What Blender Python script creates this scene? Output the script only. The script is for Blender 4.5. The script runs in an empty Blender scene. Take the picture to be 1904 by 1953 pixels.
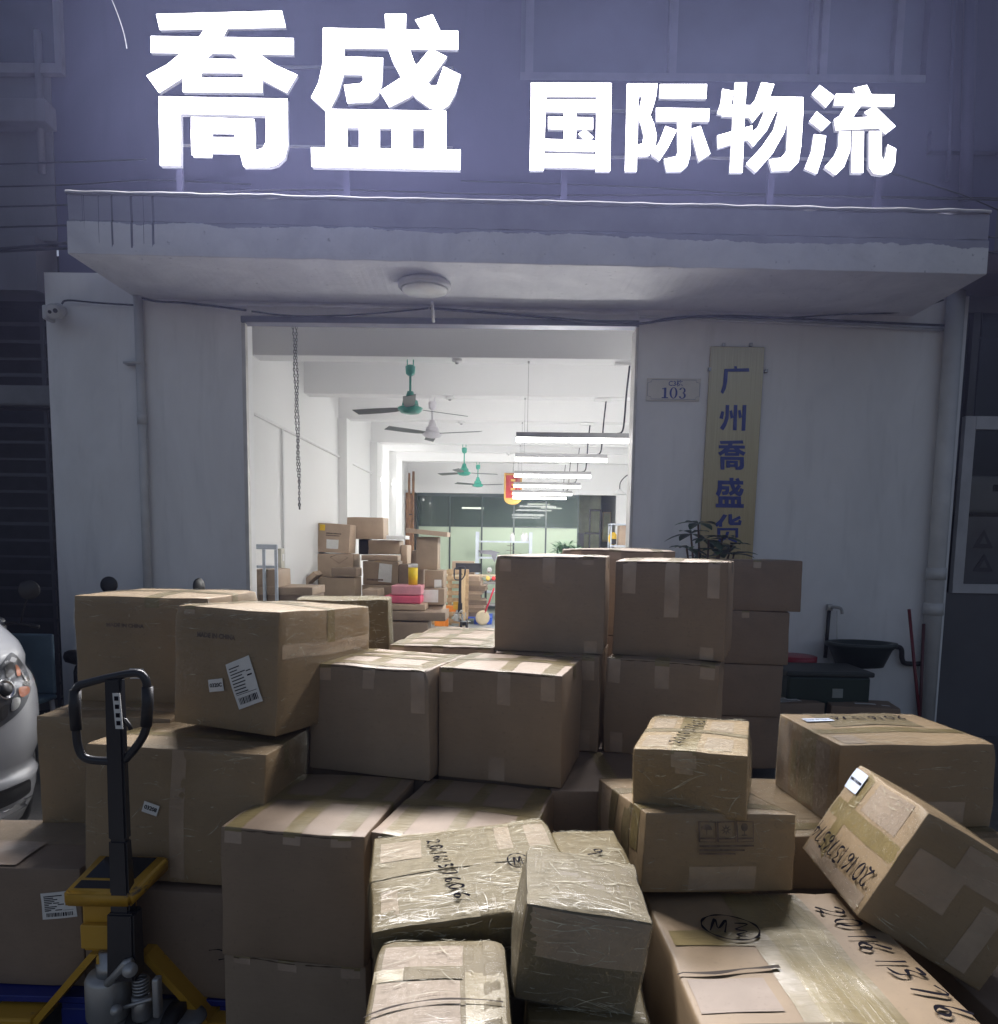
import bpy, bmesh, math, random
from mathutils import Vector, Matrix, Euler, noise
R = math.radians
sc = bpy.context.scene
col = sc.collection
random.seed(7)

# ------------------------------------------------------------------ camera
CAM = Vector((0.0, -6.5, 1.65))
RT = Vector((0.99976995, 0.01491853, 0.01541031))
FW = Vector((-0.01324964, 0.99456855, -0.10323682))
UP = Vector((-0.01686675, 0.10300889, 0.99453742))
cd = bpy.data.cameras.new('camera'); cam = bpy.data.objects.new('camera', cd); col.objects.link(cam)
cam.matrix_world = Matrix(((RT.x, UP.x, -FW.x, CAM.x), (RT.y, UP.y, -FW.y, CAM.y), (RT.z, UP.z, -FW.z, CAM.z), (0, 0, 0, 1)))
cd.sensor_width = 36; cd.lens = 36 * 1400 / 1953; cd.shift_y = (1182 - 976.5) / 1953
cd.clip_end = 500; cd.clip_start = .05
sc.camera = cam

# ------------------------------------------------------------------ world, exposure
w = bpy.data.worlds.new('World'); sc.world = w; w.use_nodes = True
wn = w.node_tree.nodes; wl = w.node_tree.links
sky = wn.new('ShaderNodeTexSky'); sky.sky_type = 'NISHITA'; sky.sun_disc = False
sky.sun_elevation = R(2.6); sky.sun_rotation = R(0); sky.ozone_density = 3.0
SKY = 0.15
hs0 = wn.new('ShaderNodeHueSaturation'); hs0.inputs['Saturation'].default_value = .55; hs0.inputs['Value'].default_value = 1.42
tn = wn.new('ShaderNodeMix'); tn.data_type = 'RGBA'; tn.blend_type = 'MULTIPLY'; tn.inputs[0].default_value = 1; tn.inputs[7].default_value = (1.07, .96, 1.08, 1)
wl.new(sky.outputs[0], tn.inputs[6]); wl.new(tn.outputs[2], hs0.inputs['Color']); wl.new(hs0.outputs[0], wn['Background'].inputs[0]); wn['Background'].inputs[1].default_value = SKY
sc.view_settings.view_transform = 'Standard'; sc.view_settings.look = 'None'
sc.view_settings.exposure = 0; sc.view_settings.gamma = 1
sc.render.engine = 'CYCLES'
sc.cycles.use_denoising = True
sc.cycles.max_bounces = 8; sc.cycles.diffuse_bounces = 4; sc.cycles.glossy_bounces = 4
sc.cycles.transparent_max_bounces = 8; sc.cycles.transmission_bounces = 4
sc.cycles.sample_clamp_indirect = 6; sc.cycles.sample_clamp_direct = 7.0
SIGN = 170.0      # strength of the lit characters
HAZE = .0022  # density of the volume added for the glare
TUBE = 175.0      # strength of the pendant tubes

# ------------------------------------------------------------------ helpers
def ray(u, v):
    return RT * ((u - 952) / 1400) - UP * ((v - 1182) / 1400) + FW
def V(u, v, Y):                                  # point of the photograph (1904 wide) on the plane y = Y
    r = ray(u, v); return CAM + r * ((Y - CAM.y) / r.y)
def VZ(u, v, Z):
    r = ray(u, v); return CAM + r * ((Z - CAM.z) / r.z)
def VX(u, v, X):
    r = ray(u, v); return CAM + r * ((X - CAM.x) / r.x)

def tag(o, label=None, cat=None, group=None, kind=None):
    if label: o['label'] = label
    if cat: o['category'] = cat
    if group: o['group'] = group
    if kind: o['kind'] = kind
    return o
def thing(name, label, cat, loc=(0, 0, 0), rz=0, group=None, rot=None):
    o = bpy.data.objects.new(name, None); col.objects.link(o)
    o.location = loc; o.rotation_euler = rot if rot else (0, 0, rz)
    o.empty_display_size = .1
    return tag(o, label, cat, group)
def link(name, bm, m, parent=None, smooth=False, loc=None):
    me = bpy.data.meshes.new(name)
    bmesh.ops.recalc_face_normals(bm, faces=bm.faces)
    bm.to_mesh(me); bm.free()
    if m: me.materials.append(m)
    if smooth:
        for p in me.polygons: p.use_smooth = True
    o = bpy.data.objects.new(name, me); col.objects.link(o)
    if parent: o.parent = parent
    if loc: o.location = loc
    return o
def copy_tree(o, parent=None):
    c = o.copy(); col.objects.link(c)
    if parent: c.parent = parent
    for ch in list(o.children): copy_tree(ch, c)
    return c
def NB(): return bmesh.new()
def bx(bm, x0, x1, y0, y1, z0, z1, bev=0, M=None):
    g = bmesh.ops.create_cube(bm, size=1)
    vs = g['verts']
    for v in vs:
        v.co = Vector(((x0 + x1) / 2 + v.co.x * (x1 - x0), (y0 + y1) / 2 + v.co.y * (y1 - y0), (z0 + z1) / 2 + v.co.z * (z1 - z0)))
    if bev:
        es = list({e for v in vs for e in v.link_edges})
        r = bmesh.ops.bevel(bm, geom=es, offset=bev, segments=2, affect='EDGES', profile=.5)
        vs = list({v for f in r['faces'] for v in f.verts} | {v for v in vs if v.is_valid})
    if M:
        for v in vs: v.co = M @ v.co
    return vs
def cyl(bm, a, b, r0, r1=None, n=12, cap=True):
    a = Vector(a); b = Vector(b); r1 = r0 if r1 is None else r1
    d = (b - a); L = d.length
    q = d.to_track_quat('Z', 'Y').to_matrix()
    A = []; B = []
    for i in range(n):
        t = 2 * math.pi * i / n; c = Vector((math.cos(t), math.sin(t), 0))
        A.append(bm.verts.new(a + q @ (c * r0))); B.append(bm.verts.new(b + q @ (c * r1)))
    for i in range(n):
        bm.faces.new((A[i], A[(i + 1) % n], B[(i + 1) % n], B[i]))
    if cap: bm.faces.new(A[::-1]); bm.faces.new(B)
def tube(bm, pts, r, n=8, closed=False):
    pts = [Vector(p) for p in pts]; N = len(pts); rings = []
    rr = r if isinstance(r, (list, tuple)) else [r] * N
    prev = None
    for i, p in enumerate(pts):
        if closed: t = pts[(i + 1) % N] - pts[i - 1]
        else: t = pts[min(i + 1, N - 1)] - pts[max(i - 1, 0)]
        t.normalize()
        if prev is None:
            s = t.cross(Vector((0, 0, 1)))
            if s.length < .1: s = t.cross(Vector((0, 1, 0)))
        else: s = prev - t * prev.dot(t)
        s.normalize(); prev = s; u = t.cross(s)
        rings.append([bm.verts.new(p + (s * math.cos(2 * math.pi * k / n) + u * math.sin(2 * math.pi * k / n)) * rr[i]) for k in range(n)])
    for i in range(N if closed else N - 1):
        a, b = rings[i], rings[(i + 1) % N]
        for k in range(n): bm.faces.new((a[k], a[(k + 1) % n], b[(k + 1) % n], b[k]))
    if not closed: bm.faces.new(rings[0][::-1]); bm.faces.new(rings[-1])
def lathe(bm, prof, n=24, M=None):
    rings = []
    for r, z in prof:
        ring = [bm.verts.new(Vector((r * math.cos(2 * math.pi * k / n), r * math.sin(2 * math.pi * k / n), z))) for k in range(n)]
        rings.append(ring)
    for a, b in zip(rings, rings[1:]):
        for k in range(n): bm.faces.new((a[k], a[(k + 1) % n], b[(k + 1) % n], b[k]))
    bm.faces.new(rings[0][::-1]); bm.faces.new(rings[-1])
    if M:
        for ring in rings:
            for v in ring: v.co = M @ v.co
def smoothline(pts, k=6, closed=False):          # Catmull-Rom
    P = [Vector(p) for p in pts]; n = len(P); out = []
    for i in range(n if closed else n - 1):
        g = (lambda j: P[j % n]) if closed else (lambda j: P[max(0, min(n - 1, j))])
        a, b, c, d = g(i - 1), g(i), g(i + 1), g(i + 2)
        for s in range(k):
            t = s / k
            out.append(.5 * ((2 * b) + (c - a) * t + (2 * a - 5 * b + 4 * c - d) * t * t + (3 * b - a - 3 * c + d) * t ** 3))
    if not closed: out.append(P[-1])
    return out
def prism(bm, poly, thick, tf):                  # poly in 2-D, tf(x, y, depth) -> point
    a = [bm.verts.new(tf(x, y, 0)) for x, y in poly]; b = [bm.verts.new(tf(x, y, thick)) for x, y in poly]
    bm.faces.new(a); bm.faces.new(b[::-1]); n = len(a)
    for i in range(n): bm.faces.new((a[i], b[i], b[(i + 1) % n], a[(i + 1) % n]))

# ------------------------------------------------------------------ materials
def srgb(r, g, b):
    f = lambda c: (c / 255 / 12.92) if c <= 10.3 else ((c / 255 + .055) / 1.055) ** 2.4
    return (f(r), f(g), f(b))
class Mat:
    def __init__(s, name):
        s.m = bpy.data.materials.new(name); s.m.use_nodes = True
        s.n = s.m.node_tree.nodes; s.l = s.m.node_tree.links; s.b = s.n['Principled BSDF']
    def node(s, t, **k):
        x = s.n.new(t)
        for a, v in k.items(): setattr(x, a, v)
        return x
    def set(s, **k):
        for a, v in k.items():
            i = s.b.inputs[a.replace('_', ' ')]
            i.default_value = (*v, 1) if isinstance(v, tuple) and len(v) == 3 else v
        return s
    def coord(s, scale=(1, 1, 1)):
        t = s.node('ShaderNodeTexCoord'); mp = s.node('ShaderNodeMapping'); mp.inputs['Scale'].default_value = scale
        s.l.new(t.outputs['Object'], mp.inputs[0]); return mp.outputs[0]
    def noise(s, scale, detail=3, vec=None, dist=0, rough=.55):
        x = s.node('ShaderNodeTexNoise'); x.inputs['Scale'].default_value = scale; x.inputs['Detail'].default_value = detail
        x.inputs['Distortion'].default_value = dist; x.inputs['Roughness'].default_value = rough
        s.l.new(vec if vec else s.coord(), x.inputs['Vector']); return x.outputs[0]
    def ramp(s, inp, stops):
        x = s.node('ShaderNodeValToRGB'); s.l.new(inp, x.inputs[0]); e = x.color_ramp.elements
        e[0].position = stops[0][0]; e[1].position = stops[-1][0]
        for p, c in stops[1:-1]: e.new(p)
        for i, (p, c) in enumerate(sorted(stops, key=lambda q: q[0])):
            e[i].position = p; e[i].color = (*c, 1) if isinstance(c, tuple) else (c, c, c, 1)
        return x.outputs[0]
    def mix(s, fac, a, b, mode='MIX'):
        x = s.node('ShaderNodeMix', data_type='RGBA', blend_type=mode)
        for i, v in ((0, fac), (6, a), (7, b)):
            if hasattr(v, 'is_output') or isinstance(v, bpy.types.NodeSocket): s.l.new(v, x.inputs[i])
            elif isinstance(v, tuple): x.inputs[i].default_value = (*v, 1)
            else: x.inputs[i].default_value = v
        return x.outputs[2]
    def bump(s, h, strength, dist=.01, to='Normal', prev=None):
        x = s.node('ShaderNodeBump'); x.inputs['Strength'].default_value = strength; x.inputs['Distance'].default_value = dist
        s.l.new(h, x.inputs['Height'])
        if prev: s.l.new(prev, x.inputs['Normal'])
        if to: s.l.new(x.outputs[0], s.b.inputs[to])
        return x.outputs[0]
    def to(s, out, name): s.l.new(out, s.b.inputs[name]); return s
def plain(name, c, rough=.5, metal=0, var=.12, scale=6, bump=0, coat=0):
    M = Mat(name); M.set(Roughness=rough, Metallic=metal, Coat_Weight=coat)
    n = M.noise(scale, 4)
    M.to(M.mix(M.ramp(n, [(.3, 0.0), (.7, 1.0)]), tuple(x * (1 - var) for x in c), tuple(min(1, x * (1 + var)) for x in c)), 'Base Color')
    if bump: M.bump(M.noise(scale * 12, 5), bump, .004)
    return M.m
def glow(name, c, s):
    M = Mat(name); M.set(Base_Color=(.8, .8, .8), Emission_Color=c, Emission_Strength=s, Roughness=.4); return M.m
def cardboard(name, c, olive=0):
    M = Mat(name); big = M.noise(3.2, 4, rough=.6)
    co = M.coord((1.0, 1.0, 14)); fib = M.noise(26, 5, co)
    c0 = M.mix(M.ramp(big, [(.32, 0.0), (.68, 1.0)]), tuple(x * .86 for x in c), tuple(x * 1.08 for x in c))
    c1 = M.mix(.07, c0, M.ramp(fib, [(.3, tuple(x * .45 for x in c)), (.7, tuple(min(1, x * 1.6) for x in c))]))
    scuff = M.ramp(M.noise(6, 6, M.coord((1, 1, 1)), 1.2, .7), [(.60, 0.0), (.78, .35)])
    c1 = M.mix(scuff, c1, tuple(min(1, x * 1.35) for x in c))
    fleck = M.ramp(M.noise(90, 2), [(.62, 0.0), (.74, .3)])
    M.to(M.mix(fleck, c1, tuple(x * .5 for x in c)), 'Base Color')
    M.set(Roughness=.55, Specular_IOR_Level=.35)
    b0 = M.bump(M.noise(5, 4), .25, .006, None)
    M.bump(fib, .08, .002, 'Normal', b0)
    return M.m
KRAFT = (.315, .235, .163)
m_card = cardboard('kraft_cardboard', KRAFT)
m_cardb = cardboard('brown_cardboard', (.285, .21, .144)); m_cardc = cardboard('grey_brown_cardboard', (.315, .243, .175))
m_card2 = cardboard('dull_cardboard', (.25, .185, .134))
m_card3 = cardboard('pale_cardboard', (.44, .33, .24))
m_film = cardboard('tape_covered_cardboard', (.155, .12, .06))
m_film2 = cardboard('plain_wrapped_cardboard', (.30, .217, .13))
def film_mat(name, strength, white=.0, crease=.05, tint=(1, .985, .91, 1)):          # clear stretch film: sees through, glossy, crinkled
    M = Mat(name); M.n.remove(M.b); out = M.n['Material Output']
    tr = M.node('ShaderNodeBsdfTransparent'); tr.inputs[0].default_value = tint
    gl = M.node('ShaderNodeBsdfGlossy'); gl.inputs['Roughness'].default_value = .07
    df = M.node('ShaderNodeBsdfDiffuse'); df.inputs[0].default_value = (.7, .7, .66, 1)
    a = M.noise(8, 5, M.coord((.6, 6, 5)), .5, .6); b = M.noise(9, 5, M.coord((6, .7, 5)), .5, .6)
    w_ = M.ramp(M.noise(2.3, 3), [(.42, 0.0), (.56, 1.0)])
    hh = M.mix(w_, a, b)
    rg = M.mix(.45, hh, M.ramp(hh, [(.40, 0.0), (.48, .2), (.5, 1.0), (.52, .2), (.60, 0.0)]), 'ADD')   # soft waves with sharp gathers
    bp = M.node('ShaderNodeBump'); bp.inputs['Strength'].default_value = strength; bp.inputs['Distance'].default_value = .012; M.l.new(rg, bp.inputs['Height'])
    M.l.new(bp.outputs[0], gl.inputs['Normal'])
    lw = M.node('ShaderNodeLayerWeight'); lw.inputs[0].default_value = .5; M.l.new(bp.outputs[0], lw.inputs['Normal'])          # Schlick, the same from both sides of the film
    pw = M.node('ShaderNodeMath', operation='POWER'); M.l.new(lw.outputs['Facing'], pw.inputs[0]); pw.inputs[1].default_value = 4.0
    fr = M.node('ShaderNodeMath', operation='MULTIPLY_ADD'); M.l.new(pw.outputs[0], fr.inputs[0]); fr.inputs[1].default_value = .45; fr.inputs[2].default_value = .032
    m1 = M.node('ShaderNodeMixShader'); md = M.node('ShaderNodeMath', operation='MULTIPLY_ADD'); md.inputs[1].default_value = crease; md.inputs[2].default_value = .003 + white
    ridge = M.mix(1.0, M.ramp(hh, [(.455, 0.0), (.492, 1.0), (.505, 1.0), (.54, 0.0)]), M.ramp(M.noise(3.1, 3), [(.42, 0.0), (.62, 1.0)]), 'MULTIPLY')      # whitish lines painted along the creases in place of glints
    M.l.new(ridge, md.inputs[0]); M.l.new(md.outputs[0], m1.inputs[0])
    M.l.new(tr.outputs[0], m1.inputs[1]); M.l.new(df.outputs[0], m1.inputs[2])
    m2 = M.node('ShaderNodeMixShader'); M.l.new(fr.outputs[0], m2.inputs[0]); M.l.new(m1.outputs[0], m2.inputs[1]); M.l.new(gl.outputs[0], m2.inputs[2])
    M.l.new(m2.outputs[0], out.inputs[0]); return M.m
m_patch = cardboard('bare_board_patch', (.30, .235, .18))
def crease_glint_mat():  # whitish strips painted as highlights on creased film
    M = Mat('painted_crease_glint'); tr = M.node('ShaderNodeBsdfTransparent'); mx = M.node('ShaderNodeMixShader'); M.set(Base_Color=(.70, .66, .50), Roughness=.18, Specular_IOR_Level=.8)
    M.l.new(M.ramp(M.noise(30, 3), [(.35, .12), (.65, .85)]), mx.inputs[0]); M.l.new(tr.outputs[0], mx.inputs[1]); M.l.new(M.b.outputs[0], mx.inputs[2]); M.l.new(mx.outputs[0], M.n['Material Output'].inputs[0]); return M.m
m_crease_glint = crease_glint_mat()
m_wrap = film_mat('clear_stretch_film', .8); m_wraps = film_mat('slack_stretch_film', .45, .0, .0, (1, .99, .95, 1)); m_fold = film_mat('gathered_stretch_film', .12, .03, .1); m_sheet = film_mat('crumpled_clear_sheet', 1.0, .07)
def tape_mat(name, c, rough, cw):
    M = Mat(name); n = M.noise(9, 4, M.coord((1, 1, 1)))
    M.to(M.mix(M.ramp(n, [(.3, 0.0), (.7, 1.0)]), tuple(x * .85 for x in c), tuple(x * 1.12 for x in c)), 'Base Color')
    M.set(Roughness=rough, Coat_Weight=cw, Coat_Roughness=.12)
    M.bump(M.noise(16, 5, M.coord((1, 3, 2)), 1.0), .5, .012, 'Coat Normal')
    M.bump(M.noise(60, 3), .08, .002)
    return M.m
m_tape = tape_mat('tan_packing_tape', (.225, .175, .078), .32, .6)
m_clear_sheen = tape_mat('clear_tape_and_sheen', (.40, .305, .225), .22, .8)  # clear tape, also the lighter tone painted for sheen on front folds
m_plate = None
m_ink = plain('marker_ink', (.012, .011, .016), .95, var=.3); m_ink.node_tree.nodes['Principled BSDF'].inputs['Specular IOR Level'].default_value = .05
m_print = plain('faded_print', (.15, .105, .08), .7, var=.5, scale=30)
m_label = plain('paper_label', (.72, .72, .70), .5, var=.05, scale=20)
m_labelblue = plain('pale_blue_label', (.55, .62, .75), .45, var=.05, scale=20)
m_gap = plain('flap_gap_shadow', (.11, .078, .052), .9)
m_seam = plain('seam_shadow', (.05, .038, .03), .9)
def paint(name, c, dirt=.35, rough=.75):
    M = Mat(name)
    st = M.noise(1.1, 6, M.coord((1, 1, .55)), .6, .62); drip = M.noise(5, 5, M.coord((1.6, 1.6, .22)), .3)
    a = M.mix(M.ramp(st, [(.35, 0.0), (.75, dirt)]), c, tuple(x * .62 for x in c))
    a = M.mix(M.ramp(drip, [(.55, 0.0), (.8, dirt * .6)]), a, tuple(x * .55 for x in c))
    M.to(a, 'Base Color'); M.set(Roughness=rough)
    M.bump(M.noise(40, 5), .12, .004); return M.m
m_wall = paint('weathered_white_paint', (.84, .84, .85), .5)
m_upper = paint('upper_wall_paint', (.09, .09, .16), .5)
m_side = paint('neighbour_paint', (.17, .17, .20), .6)
m_in = paint('interior_white', (.80, .80, .80), .06)
m_pvc = plain('white_pvc', (.55, .55, .55), .4, var=.08)
m_dark = plain('black_metal', (.025, .025, .03), .4)
m_black = plain('black_plastic', (.018, .018, .02), .45)
m_frame = plain('aluminium_frame', (.33, .33, .36), .4, .3)
m_steel = plain('scuffed_steel', (.38, .38, .38), .38, .8, .25, 14)
m_cable = plain('black_cable', (.02, .02, .03), .5)
MY = Mat('worn_yellow_paint'); MY.to(MY.mix(MY.ramp(MY.noise(7, 6, MY.coord((1, 1, 2.2)), .8, .7), [(.60, 0.0), (.68, 1.0)]), MY.mix(MY.ramp(MY.noise(2.5, 4), [(.3, 0.0), (.7, 1.0)]), (.50, .27, .02), (.60, .34, .035)), (.10, .075, .05)), 'Base Color'); MY.set(Roughness=.42); MY.bump(MY.noise(40, 4), .15, .002); m_yellow = MY.m
m_blue = plain('blue_plastic', (.012, .025, .2), .4)
m_wood = plain('pallet_wood', (.46, .32, .18), .7, var=.3, scale=9)
def ground_mat():
    M = Mat('stained_concrete'); a = M.ramp(M.noise(.9, 6, None, .5), [(.3, (.07, .07, .072)), (.7, (.16, .155, .15))])
    M.to(M.mix(M.ramp(M.noise(60, 3), [(.4, 0.0), (.8, .5)]), a, (.05, .05, .05)), 'Base Color'); M.set(Roughness=.7)
    M.bump(M.noise(35, 5), .3, .01); return M.m
m_ground = ground_mat()
m_floor = plain('grey_interior_floor', (.30, .31, .31), .35, var=.15, scale=2)
def glassy(name, tint, alpha, rough=.05):
    M = Mat(name); M.set(Base_Color=tint, Roughness=rough, Alpha=alpha, Specular_IOR_Level=.6); return M.m
m_win = plain('dark_window_glass', (.03, .035, .06), .12, var=.3, scale=1.5)
# ------------------------------------------------------------------ ground
bm = NB()
bmesh.ops.create_grid(bm, x_segments=40, y_segments=40, size=18)
tag(link('ground', bm, m_ground), kind='structure')
bm = NB(); bx(bm, -2.6, 2.95, .26, 17.5, .0, .012)
tag(link('interior_floor', bm, m_floor), kind='structure')

# ------------------------------------------------------------------ the building
bld = thing('warehouse_building', 'pale two storey warehouse front with an open roller doorway under a concrete canopy', 'building', (0, 0, 0))
DL, DR, DT = -2.335, 1.066, 3.55
ZW = V(1200, 148, .02).z; ZL = V(100, 215, -.1).z; ZR = V(1830, 262, -.1).z
bm = NB(); bx(bm, -4.03, DL, 0, .24, 0, 3.9); link('wall', bm, m_wall, bld)
bm = NB(); bx(bm, DR, 3.84, 0, .24, 0, 3.9); link('wall', bm, m_wall, bld)
bm = NB(); bx(bm, DL, DR, .003, .24, DT, 3.9); link('lintel', bm, m_wall, bld)
# upper storey with its band of windows
bm = NB(); bx(bm, -3.9, 4.02, .01, .24, 3.9, ZW); bx(bm, -3.9, 0.02, .01, .24, ZW, 8.6); bx(bm, 3.35, 4.02, .01, .24, ZW, 8.6); bx(bm, .02, 3.35, .01, .24, 7.7, 8.6)
link('upper_wall', bm, m_upper, bld)
wf = thing('window_band', None, None); wf.parent = bld
bm = NB(); bx(bm, .02, 3.35, .10, .13, ZW, 7.7); link('pane', bm, plain('haze_toned_glass', (.11, .115, .17), .3, var=.2, scale=1.2), wf)  # pane colour lightened to stand for veil and sky reflection
bm = NB()
for u0, u1 in ((1003, 1018), (1277, 1292), (1548, 1560), (1566, 1580), (1708, 1722)):
    a = V(u0, 80, .02).x; b = V(u1, 80, .02).x; bx(bm, a, b, .012, .1, ZW, 7.7)
bx(bm, .02, 3.35, .008, .1, ZW - .03, ZW + .03)
link('frame', bm, plain('dusty_frame', (.17, .17, .22), .5), wf)
# canopy
def skew(bm):
    for v in bm.verts: v.co.z -= .0115 * (v.co.x + 3.2)
CF = -.97
cn = thing('canopy', None, None); cn.parent = bld
def rough_edge(bm, amp, seed):
    for v in bm.verts:
        v.co += Vector((0, noise.noise(Vector((v.co.x * 4, v.co.z * 5, seed))), noise.noise(Vector((v.co.x * 6, v.co.y * 4, seed + 9))))) * amp
def canopy_slab(x0, x1, y0, y1, z0, z1, amp, seed, N=120, ch=.012):
    bm = NB(); xs = [x0 + (x1 - x0) * i / N for i in range(N + 1)]
    sec = [(y0 + .006, z0), (y0, z0 + .004), (y0, (z0 + z1) / 2 - .011), (y0, z1 - ch), (y0 + ch * .8, z1), (y1, z1), (y1, z0)]
    rings = [[bm.verts.new((x, y, z)) for y, z in sec] for x in xs]
    for a, b in zip(rings, rings[1:]):
        for k in range(len(sec)): bm.faces.new((a[k], a[(k + 1) % len(sec)], b[(k + 1) % len(sec)], b[k]))
    bm.faces.new(rings[0]); bm.faces.new(rings[-1][::-1])
    rough_edge(bm, amp, seed); skew(bm); return bm
M = Mat('canopy_concrete')          # fascia: dark damp band above a torn lower edge, drips below it
tc = M.node('ShaderNodeTexCoord'); sx = M.node('ShaderNodeSeparateXYZ'); M.l.new(tc.outputs['Object'], sx.inputs[0])
def mth(op, a, b=None, c=None):
    x = M.node('ShaderNodeMath', operation=op)
    for i, v in enumerate((a, b, c)):
        if v is None: continue
        if isinstance(v, (int, float)): x.inputs[i].default_value = v
        else: M.l.new(v, x.inputs[i])
    return x.outputs[0]
zz = mth('MULTIPLY_ADD', sx.outputs[0], .0115, mth('ADD', sx.outputs[2], .0368))
edge = mth('MULTIPLY_ADD', M.noise(2.4, 6, None, .3, .7), .12, mth('MULTIPLY_ADD', sx.outputs[0], -.007, 3.845))
band = mth('GREATER_THAN', zz, edge)
nz = M.noise(1, 2, M.coord((26, 1, .1)))
drip = mth('MULTIPLY', mth('GREATER_THAN', nz, .585), mth('MULTIPLY', mth('LESS_THAN', sx.outputs[0], -2.55), mth('GREATER_THAN', zz, mth('MULTIPLY_ADD', M.noise(1, 1, M.coord((17, .01, .01))), .34, 3.60))))
pale = M.mix(M.ramp(M.noise(2.2, 6, None, .5, .65), [(.35, 0.0), (.7, 1.0)]), (.72, .72, .73), (.56, .56, .58))
pale = M.mix(M.ramp(M.noise(24, 4), [(.66, 0.0), (.74, .5)]), pale, (.16, .16, .18))
darkb = M.mix(M.ramp(M.noise(3, 5), [(.3, 0.0), (.7, 1.0)]), (.25, .25, .31), (.33, .33, .39))
M.to(M.mix(drip, M.mix(band, pale, darkb), (.10, .10, .13)), 'Base Color'); M.set(Roughness=.85)
M.bump(M.noise(30, 5), .3, .006); m_canopy = M.m
bm = canopy_slab(-3.245, 3.375, CF, .01, 3.695, 3.93, .006, 2); link('fascia', bm, m_canopy, cn)
bm = canopy_slab(-3.235, 3.37, CF + .006, .012, 3.9305, 4.11, .008, 5); link('upstand', bm, m_canopy, cn)
bm = canopy_slab(-3.24, 3.372, CF - .012, CF + .04, 4.1105, 4.132, .010, 8, 300, .0095); link('capping', bm, plain('mortar_ridge', (.28, .28, .29), .9), cn)
# roller door housing, guides
bm = NB(); bx(bm, DL, DR, -.03, .10, 3.50, 3.552, .004); link('door_track', bm, plain('blue_grey_metal', (.16, .16, .2), .5, .4), bld)
bm = NB(); bx(bm, DR - .022, DR + .004, -.012, .2, 0, 3.5, .003); link('door_guide', bm, plain('dull_door_guide', (.58, .56, .53), .45), bld); bm = NB(); bx(bm, DL - .004, DL + .03, -.008, .05, 0, 3.5, .003)
link('door_guide', bm, plain('pale_door_guide', (.62, .60, .57), .45), bld)
# downpipes
def pipe(bm, u0, v0, u1, v1, Y, r, collars=()):
    a = V(u0, v0, Y); b = V(u1, v1, Y); b.z = 0; cyl(bm, a, b, r, n=16)
    for t in collars:
        c = a.lerp(b, t); cyl(bm, c + Vector((0, 0, .05)), c - Vector((0, 0, .05)), r * 1.14, n=16)
bm = NB(); pipe(bm, 263, 560, 282, 1120, -.05, .036, (.28,)); bx(bm, -3.33, -3.18, -.09, 0, 3.13, 3.15); link('downpipe', bm, m_pvc, bld, True)
bm = NB(); pipe(bm, 1825, 552, 1765, 1377, -.09, .07, (.62, .70, .98)); link('downpipe', bm, m_pvc, bld, True)
# conduit and trim under the canopy
bm = NB(); tube(bm, [V(355, 578, -.03), V(700, 585, -.03), V(1217, 598, -.03)], .014); link('conduit', bm, plain('white_conduit', (.7, .7, .7), .4), bld, True)
bm = NB(); tube(bm, [V(1220, 604, -.03), V(1820, 630, -.03)], .012); link('conduit', bm, m_pvc, bld, True)
# ---- interior shell
XL, XR, ZC, YB = -2.56, 2.9, 3.92, 11.95
bm = NB(); bx(bm, XL - .12, XL, .24, 17.5, 0, ZC); link('interior_wall', bm, m_in, bld)
bm = NB(); bx(bm, XR, XR + .12, .24, 17.5, 0, ZC); link('interior_wall', bm, m_in, bld)
bm = NB(); bx(bm, XL - .12, XR + .12, .24, 17.6, ZC, ZC + .15); link('ceiling', bm, m_in, bld)
bm = NB(); bx(bm, XL, DL - .002, .238, .26, 0, ZC); bx(bm, DR + .002, XR, .238, .26, 0, ZC); bx(bm, DL - .002, DR + .002, .238, .26, DT, ZC); link('interior_wall', bm, m_in, bld)
BEAMS = (.88, 2.72, 4.56, 7.12, 8.3, 10.05)
for y in BEAMS:
    bm = NB(); bx(bm, XL, XR, y, y + .24, 3.45, ZC, .004); link('beam', bm, m_in, bld)
for y in (4.5, 7.0, 8.3, 10.05):
    bm = NB(); bx(bm, XL, XL + .13, y, y + .4, 0, 3.45, .004); link('pillar', bm, m_in, bld)
bm = NB(); tube(bm, [(XL + .015, .3, 2.89), (XL + .015, 4.48, 2.89)], .02, 6); tube(bm, [(XL + .02, 1.75, 2.87), (XL + .02, 1.75, 1.3)], .014, 6)
tube(bm, [(XL + .015, 4.92, 2.89), (XL + .015, 11.9, 2.89)], .02, 6)
link('wire_duct', bm, m_in, bld)
bm = NB(); bx(bm, XL, XR, YB, YB + .12, 2.88, ZC); bx(bm, 2.62, XR, YB, YB + .12, 0, 2.88); link('interior_wall', bm, m_in, bld)
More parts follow.
